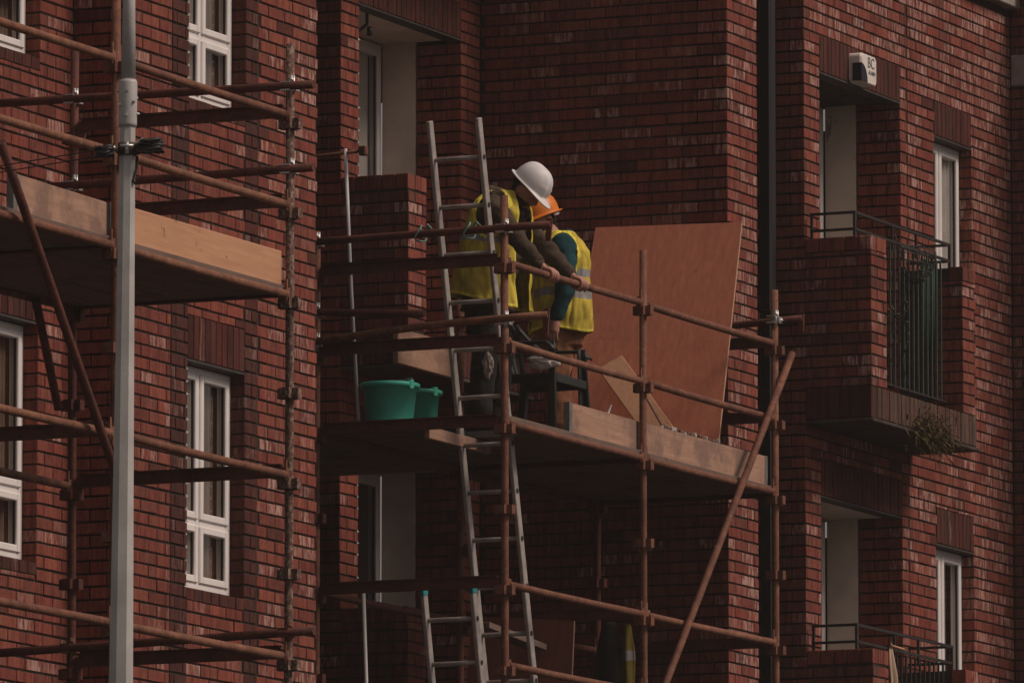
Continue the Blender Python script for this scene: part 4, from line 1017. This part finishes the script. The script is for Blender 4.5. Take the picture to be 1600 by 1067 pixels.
def head_into(mb, T):
    b = len(mb.v); mb.grid(lambda u, v: T @ head_pts(u, v), 56, 44, wrap_u=True)
    k = 56; mb.f.append(tuple(range(b, b + k))[::-1]); mb.f.append(tuple(range(len(mb.v) - k, len(mb.v)))); mb.sm += [True]*2; mb.mi += [mb.m]*2
    for s in (-1, 1):
        pts = [T @ Vector((-0.008 + 0.016*math.cos(t), s*(0.074 + 0.010*(1 - math.cos(t - 0.6))*0.5), -0.002 + 0.030*math.sin(t))) for t in [i*0.45 for i in range(15)]]
        mb.tube(pts, 0.0055, 7); mb.tube([T @ Vector((-0.008, s*0.072, -0.015)), T @ Vector((-0.008, s*0.074, 0.018))], 0.012, 8)
def shell(T, test, k, mat, name, parent, bump=0.004):
    mb = MB(); n, m = 56, 44; pts = [head_pts(i/n, j/(m-1)) for j in range(m) for i in range(n)]
    vs = [T @ (p*(k + bump*12*mnoise.noise(p*60))) for p in pts]; fs = []
    for j in range(m-1):
        for i in range(n):
            q = (j*n+i, j*n+(i+1) % n, (j+1)*n+(i+1) % n, (j+1)*n+i)
            if all(test(pts[x]) for x in q): fs.append(q)
    mb.add(vs, fs, True); o = mb.build(name, mat); o.parent = parent
    s = o.modifiers.new('t', 'SOLIDIFY'); s.thickness = 0.006; s.offset = 0; return o
def helmet(T, mat, parent):
    rx, ry, h, zb = 0.132, 0.110, 0.140, 0.030
    mb = MB()
    def fn(u, v):
        ph = u*2*math.pi; c, s = math.cos(ph), math.sin(ph)
        if v < 0.22:                                              # rolled rim and peak
            k = v/0.22; e = (1 - k)*(0.012 + 0.050*max(0, c)**2.5 + 0.010*max(0, -c)**2)
            return T @ Vector(((rx + e)*c, (ry + e*0.7)*s, zb - (1 - k)*(0.008 + 0.022*max(0, c)**2) + 0.002))
        t = (v - 0.22)/0.78*math.pi/2; r = max(0.001, math.cos(t))**0.72; z = math.sin(t)
        p = Vector((rx*r*c, ry*r*s, zb + h*z))
        rid = 0.007*(math.exp(-(p.y/0.013)**2) + 0.6*math.exp(-((abs(p.y) - 0.045)/0.009)**2))*min(1, t*1.6)
        if c > 0.2 and t < 0.5: p.x += 0.006*math.exp(-((abs(p.y) - 0.05)/0.02)**2)
        p += p.normalized()*rid; return T @ p
    mb.grid(fn, 64, 26, wrap_u=True); o = mb.build('hard_hat', mat); o.parent = parent
    s = o.modifiers.new('t', 'SOLIDIFY'); s.thickness = 0.005; s.offset = -1
    mb = MB(); mb.tube([T @ Vector(((rx + 0.012 + 0.050*max(0, math.cos(p))**2.5 + 0.010*max(0, -math.cos(p))**2)*math.cos(p), (ry + 0.010 + 0.035*max(0, math.cos(p))**2.5)*math.sin(p), zb - 0.008 - 0.022*max(0, math.cos(p))**2 + 0.002)) for p in [i*math.pi/24 for i in range(49)]], 0.0045, 6)
    o2 = mb.build('rim', mat); o2.parent = o; return o
def vest(rows, parent, arm, hem, front=0.30, band=(), seed=0, flare=0.0):
    """hi-vis vest: rows (c, a, hd, hw) bottom to top; open at the front; armholes cut; reflective bands by height"""
    n, m = 150, 84; C = len(rows) - 1
    def row(t):
        f = t*C; i = min(int(f), C - 1); f -= i; return [rows[i][k]*(1-f) + rows[i+1][k]*f for k in range(4)]
    pts = []
    for j in range(m):
        t = j/(m-1); c, a, hd, hw = row(t)
        for i in range(n):
            th = front + (2*math.pi - 2*front)*i/(n-1); ct, st_ = math.cos(th), math.sin(th)
            k = 1 + 0.06*mnoise.noise(Vector((ct*2.2, st_*2.2, t*3 + seed))) + 0.028*math.sin(7*th + 5*t + seed)*(1 - t) + 0.075*mnoise.noise(Vector((ct*5, st_*5 + 3*t, t*6 + seed))) + 0.040*mnoise.noise(Vector((ct*9 + 7*t, st_*9, t*8)))
            pts.append(Vector((a + hd*k*math.copysign(abs(ct)**0.85, ct), hw*k*math.copysign(abs(st_)**0.85, st_), c + hem*(1-t)**2*(ct) + 0.012*math.sin(3*th + seed)*(1-t))))
    mb = MB(); V = pts; fs = []; mi = []
    for j in range(m-1):
        for i in range(n-1):
            q = (j*n+i, j*n+i+1, (j+1)*n+i+1, (j+1)*n+i); p = sum((V[x] for x in q), Vector())/4
            if ((p.x - arm[0])/arm[2])**2 + ((p.z - arm[1])/arm[3])**2 < 1 and abs(p.y) > 0.11: continue
            g = 0
            ring = ((p.x - arm[0])/(arm[2] + .018))**2 + ((p.z - arm[1])/(arm[3] + .018))**2 < 1 and abs(p.y) > 0.10
            if any(lo < (j + .5)/(m-1) < hi for lo, hi in band): g = 1
            if i < 2 or i >= n - 3 or j < 2 or j >= m - 3 or ring: g = 2
            fs.append(q); mi.append(g)
    mb.v = [tuple(v) for v in V]; mb.f = fs; mb.sm = [True]*len(fs); mb.mi = mi
    o = mb.build('hivis_vest', [M['hivis'], M['reflect'], M['hivis_edge']]); o.parent = parent
    s = o.modifiers.new('t', 'SOLIDIFY'); s.thickness = 0.007; s.offset = 1; return o
M['skin'] = mat_simple('skin', (0.46, 0.225, 0.165), 0.6, 0.2, 18, 0.35)
M['olive'] = mat_simple('olive_jacket', (0.068, 0.046, 0.030), 0.85, 0.35, 7, 0.2, bump=0.02, bk=18)
M['teal'] = mat_simple('teal_jumper', (0.018, 0.062, 0.068), 0.95, 0.25, 14, 0.1, bump=0.006)
M['dark_trouser'] = mat_simple('dark_trousers', (0.016, 0.014, 0.014), 0.9, 0.35, 6, bump=0.02, bk=10)
M['brown_trouser'] = mat_simple('brown_trousers', (0.30, 0.125, 0.062), 0.9, 0.35, 8, bump=0.02, bk=14)
M['hair'] = mat_simple('dark_hair', (0.020, 0.014, 0.011), 0.7, 0.3, 60)
M['beard'] = mat_simple('brown_beard', (0.055, 0.028, 0.018), 0.9, 0.4, 90)
M['hat_white'] = mat_simple('white_hard_hat', (0.78, 0.74, 0.73), 0.42, 0.08, 9, 0.35)
M['hat_orange'] = mat_simple('orange_hard_hat', (0.75, 0.19, 0.012), 0.42, 0.12, 9, 0.35)
M['boot'] = mat_simple('work_boot', (0.07, 0.045, 0.03), 0.8, 0.3, 9)
def wrinkle(me, k, amp, f=0, a2=0):
    cs = [v.co.copy() for v in me.vertices]; ns = [v.normal.copy() for v in me.vertices]; out = []
    for c, n in zip(cs, ns): out += list(c + n*(amp*mnoise.noise(c*k) + amp*0.5*mnoise.noise(c*k*2.3) + a2*math.sin(c.z*f + 9*c.x + 6*mnoise.noise(c*4))))
    me.vertices.foreach_set('co', out); me.update()
def head_frame(c, pitch, yaw=0.0, roll=0.0):
    return Matrix.Translation(c) @ Matrix.Rotation(R(yaw), 4, 'Z') @ Matrix.Rotation(R(pitch), 4, 'Y') @ Matrix.Rotation(R(roll), 4, 'X')
def legs(parent, hips, knees, feet, mat, top):
    mb = MB(); torso(mb, top)
    for h, k, f in zip(hips, knees, feet): limb(mb, [h, k, (f[0], f[1], 0.07)], [0.105, 0.086, 0.078])
    me = fuse(mb, 0.010, 3, [mat]); wrinkle(me, 9, 0.014, 32, 0.004); o = D.objects.new('trousers', me); COL.objects.link(o); o.parent = parent
    for f in feet:
        mb = MB(); limb(mb, [(f[0] - 0.06, f[1], 0.05), (f[0] + 0.04, f[1], 0.05), (f[0] + 0.15, f[1], 0.04)], [0.048, 0.046, 0.04]); limb(mb, [(f[0] - 0.04, f[1], 0.05), (f[0] - 0.03, f[1], 0.16)], [0.052, 0.056])
        for q in range(len(mb.v)): mb.v[q] = (mb.v[q][0], mb.v[q][1], max(0.0, mb.v[q][2]))
        o = D.objects.new('boot', fuse(mb, 0.010, 2, [M['boot']])); COL.objects.link(o); o.parent = parent
def grip(mb, w, side):
    """hand closed over a rail that runs along y through w = (a, y, c): four fingers over the far side, thumb underneath"""
    a, y, c = w; rr = 0.034
    P = lambda ph, dy, k=1.0: Vector((a + rr*k*math.sin(R(ph)), y + dy, c + rr*k*math.cos(R(ph))))
    limb(mb, [P(-60, -0.022, 1.5), P(-60, 0.024, 1.5)], [0.022, 0.022], 10); limb(mb, [P(-28, -0.030, 1.36), P(-28, 0.030, 1.36)], [0.020, 0.020], 10); limb(mb, [P(4, -0.034, 1.16), P(4, 0.034, 1.16)], [0.0145, 0.0145], 10)
    for i, (dy, e) in enumerate(((-0.042, 165), (-0.0142, 195), (0.0142, 190), (0.041, 160))):
        limb(mb, [P(t, dy*(1 + 0.1*(t > 60)), 1.06) for t in (-8, 35, 80, 125, e)], [0.0125, 0.012, 0.0112, 0.0105, 0.0095], 8)
    s = side
    limb(mb, [P(-55, s*0.030, 1.25), P(-95, s*0.052, 1.15), P(-140, s*0.050, 1.05), P(-175, s*0.036, 1.0)], [0.014, 0.0125, 0.011, 0.0095], 8)

# --- worker one: white hard hat, leaning on the guard rail. local frame: x forward (away from the wall), y left, z up from the deck
P1 = empty('person', (49.95, 22.45, DZ), 'person in white hard hat, olive jacket and yellow hi-vis vest leaning on scaffold rail', 'person', rot=(0, 0, R(-90)))
def L1_(X, Y, Z): return Vector((22.45 - Y, X - 49.95, Z - DZ))
H1T = head_frame(L1_(49.955, 22.195, 9.585), 44, yaw=3)
rail = [L1_(x, 21.92, 8.997) for x in (49.705, 50.165)]
body = MB(); head_into(body, H1T)
limb(body, [L1_(49.95, 22.33, 9.46), L1_(49.95, 22.27, 9.53), L1_(49.953, 22.215, 9.575)], [0.070, 0.060, 0.058])
torso(body, [(0.86, -0.01, .12, .16), (1.05, 0.02, .115, .155), (1.25, 0.05, .125, .17), (1.40, 0.085, .11, .16), (1.46, 0.105, .07, .08)])
sh = [L1_(49.76, 22.34, 9.46), L1_(50.12, 22.33, 9.42)]; el = [L1_(49.675, 22.135, 9.235), L1_(50.215, 22.115, 9.18)]; wr = [L1_(49.70, 21.985, 9.065), L1_(50.165, 21.985, 9.065)]
for s_, e_, w_, r_, sd in zip(sh, el, wr, rail, (1, -1)):
    limb(body, [s_, e_, w_, r_ + Vector((-0.026, 0, 0.034))], [0.052, 0.042, 0.028, 0.020]); grip(body, (r_.x, r_.y, r_.z), sd)
for h_, k_, f_ in (((-0.03, -0.09, .9), (0.03, -0.11, .48), (-0.02, -0.13, .08)), ((-0.03, 0.09, .9), (0.02, 0.12, .48), (-0.05, 0.15, .08))): limb(body, [h_, k_, f_], [0.08, 0.055, 0.04])
o = D.objects.new('body', fuse(body, 0.0045, 2, [M['skin']])); COL.objects.link(o); o.parent = P1
legs(P1, [(-0.03, -0.10, .88), (-0.03, 0.10, .88)], [(0.03, -0.12, .48), (0.02, 0.13, .48)], [(-0.02, -0.13, 0), (-0.05, 0.15, 0)], M['dark_trouser'], [(0.80, -0.02, .14, .19), (0.92, -0.02, .145, .19), (1.02, 0.0, .13, .18)])
jk = MB(); torso(jk, [(0.78, -0.01, .155, .20), (0.92, -0.01, .155, .20), (1.06, 0.02, .15, .195), (1.22, 0.05, .16, .21), (1.36, 0.075, .155, .215), (1.45, 0.085, .125, .18), (1.50, 0.09, .10, .12)])
for s_, e_, w_ in zip(sh, el, wr): limb(jk, [s_, s_.lerp(e_, .5), e_, e_.lerp(w_, .55), w_ + (e_ - w_)*0.10], [0.082, 0.070, 0.062, 0.054, 0.045])
limb(jk, [L1_(49.84, 22.37, 9.55), L1_(49.90, 22.43, 9.585), L1_(49.95, 22.44, 9.59), L1_(50.02, 22.42, 9.58), L1_(50.07, 22.36, 9.55)], [0.03, 0.045, 0.05, 0.045, 0.03])    # hood
limb(jk, [L1_(49.85, 22.36, 9.56), L1_(49.86, 22.27, 9.50), L1_(49.90, 22.21, 9.43)], [0.028, 0.026, 0.022]); limb(jk, [L1_(50.06, 22.36, 9.56), L1_(50.05, 22.27, 9.50), L1_(50.0, 22.21, 9.43)], [0.028, 0.026, 0.022])
me = fuse(jk, 0.009, 2, [M['olive']])
wrinkle(me, 14, 0.007, 55, 0.005)
o = D.objects.new('jacket', me); COL.objects.link(o); o.parent = P1
for w_, e_ in zip(wr, el):
    d_ = (e_ - w_).normalized(); mb = MB(); mb.tube([w_ + d_*0.018, w_ + d_*0.055], [0.044, 0.047], 14); o = mb.build('cuff', M['olive']); o.parent = P1
vest([(0.83, 0.015, .255, .245), (0.97, 0.025, .225, .24), (1.12, 0.04, .205, .24), (1.26, 0.055, .19, .24), (1.38, 0.08, .178, .24), (1.46, 0.09, .15, .205), (1.525, 0.095, .108, .13)], P1, (0.105, 1.38, 0.10, 0.15), -0.06, front=0.42, band=((0.425, 0.475),), seed=1.3)
shell(H1T, lambda p: p.z > -0.085 and p.x < 0.03 and not (p.x > -0.032 and p.z < 0.028), 1.05, M['hair'], 'hair', P1, 0.006)
shell(H1T, lambda p: p.x > -0.01 and p.z < -0.045 and not (abs(p.y) < 0.02 and p.z > -0.09), 1.03, M['beard'], 'beard', P1)
helmet(H1T @ Matrix.Translation((-0.004, 0, 0.012)), M['hat_white'], P1)

# --- worker two: orange hard hat, standing side-on behind the chair, facing the first worker
P2 = empty('person', (51.2, 22.53, DZ), 'bearded person in orange hard hat, teal jumper and yellow hi-vis vest looking down', 'person', rot=(0, 0, R(114.8)))
H2T = head_frame(Vector((0.105, 0.0, 1.53)), 19, yaw=30)
body = MB(); head_into(body, H2T); limb(body, [(0.0, 0, 1.36), (0.04, 0, 1.43), (0.075, 0, 1.47)], [0.075, 0.062, 0.06])
torso(body, [(0.82, -0.02, .12, .16), (1.05, -0.02, .12, .16), (1.25, -0.02, .125, .17), (1.36, -0.02, .10, .15), (1.42, -0.01, .07, .09)])
sh = [Vector((-0.03, 0.20, 1.335)), Vector((-0.02, -0.20, 1.335))]; el = [Vector((-0.055, 0.27, 1.07)), Vector((-0.03, -0.27, 1.06))]; wr = [Vector((0.01, 0.27, 0.865)), Vector((0.09, -0.25, 0.85))]
for s_, e_, w_ in zip(sh, el, wr):
    limb(body, [s_, e_, w_], [0.052, 0.042, 0.029])
    d_ = Vector((0.25, 0.0, -1)).normalized(); limb(body, [w_, w_ + d_*0.05, w_ + d_*0.085], [0.027, 0.034, 0.033])
    for i, L_ in enumerate((0.055, 0.072, 0.078, 0.07)):
        k0 = w_ + d_*0.088 + Vector((0.036 - 0.022*i, 0.004, 0.0)); limb(body, [k0, k0 + Vector((0.012, 0, -L_*0.5)), k0 + Vector((0.004, -0.018, -L_*0.9))], [0.0105, 0.0095, 0.0085], 8)
    limb(body, [w_ + d_*0.03 + Vector((0.025, 0, 0)), w_ + d_*0.06 + Vector((0.052, 0, 0)), w_ + d_*0.10 + Vector((0.055, -0.005, 0))], [0.014, 0.012, 0.010], 8)
for s_ in (-1, 1): limb(body, [(-0.02, 0.09*s_, .9), (0.01, 0.10*s_, .48), (-0.04, 0.11*s_, .08)], [0.08, 0.055, 0.04])
o = D.objects.new('body', fuse(body, 0.0045, 2, [M['skin']])); COL.objects.link(o); o.parent = P2
legs(P2, [(-0.02, -0.10, .86), (-0.02, 0.10, .86)], [(0.01, -0.11, .47), (0.02, 0.11, .47)], [(-0.04, -0.12, 0), (-0.03, 0.12, 0)], M['brown_trouser'], [(0.70, -0.02, .15, .19), (0.84, -0.02, .155, .19), (0.98, -0.02, .14, .18)])
jk = MB(); torso(jk, [(0.80, -0.02, .15, .19), (0.95, -0.02, .15, .19), (1.10, -0.02, .145, .19), (1.25, -0.02, .15, .205), (1.33, -0.02, .14, .20), (1.385, -0.015, .10, .14), (1.43, 0.0, .08, .09)])
for s_, e_, w_ in zip(sh, el, wr): limb(jk, [s_, s_.lerp(e_, .5), e_, e_.lerp(w_, .55), w_ + Vector((0, 0, 0.01))], [0.088, 0.076, 0.066, 0.056, 0.047])
limb(jk, [(-0.06, 0.05, 1.425), (-0.075, 0, 1.44), (-0.06, -0.05, 1.425)], [0.03, 0.034, 0.03])
me = fuse(jk, 0.009, 2, [M['teal']])
wrinkle(me, 11, 0.007, 48, 0.003)
o = D.objects.new('jumper', me); COL.objects.link(o); o.parent = P2
vest([(0.79, -0.015, .20, .225), (0.92, -0.02, .195, .225), (1.08, -0.02, .185, .22), (1.22, -0.02, .182, .225), (1.31, -0.02, .175, .225), (1.385, -0.015, .135, .18), (1.44, -0.008, .10, .115)], P2, (-0.03, 1.27, 0.09, 0.155), 0.0, front=0.34, band=((0.255, 0.315), (0.415, 0.47)), seed=4.1)
shell(H2T, lambda p: p.z > -0.06 and p.x < -0.035, 1.05, M['hair'], 'hair', P2, 0.006)
shell(H2T, lambda p: p.x > 0.0 and p.z < -0.055 and not (abs(p.y) < 0.022 and -0.088 < p.z), 1.05, M['beard'], 'beard', P2, 0.008)
helmet(H2T @ Matrix.Translation((-0.004, 0, 0.005)), M['hat_orange'], P2)
mb = MB(); mb.tube([H2T @ Vector((-0.128*math.cos(t), 0.103*math.sin(t), 0.012)) for t in [R(-70 + 10*i) for i in range(15)]], 0.010, 7, sx=0.4); o = mb.build('headband', M['white_cloth']); o.parent = P2

# ------------------------------------------------------------------ unseen thin scattering volume, added to lift the dark tones
hz = MB(); hz.box((-4, -6, -1.0), (64, 36, 12.9)); ho = hz.build('added_haze', [])
hm = D.materials.new('added_haze_air'); hm.use_nodes = True; ht = hm.node_tree; ht.nodes.clear()
h_out = ht.nodes.new('ShaderNodeOutputMaterial'); h_v = ht.nodes.new('ShaderNodeVolumePrincipled')
h_v.inputs['Density'].default_value = 0.00052; h_v.inputs['Color'].default_value = (0.92, 0.86, 0.82, 1); h_v.inputs['Anisotropy'].default_value = 0.0
ht.links.new(h_v.outputs[0], h_out.inputs['Volume']); ho.data.materials.append(hm); tag(ho, kind='stuff')
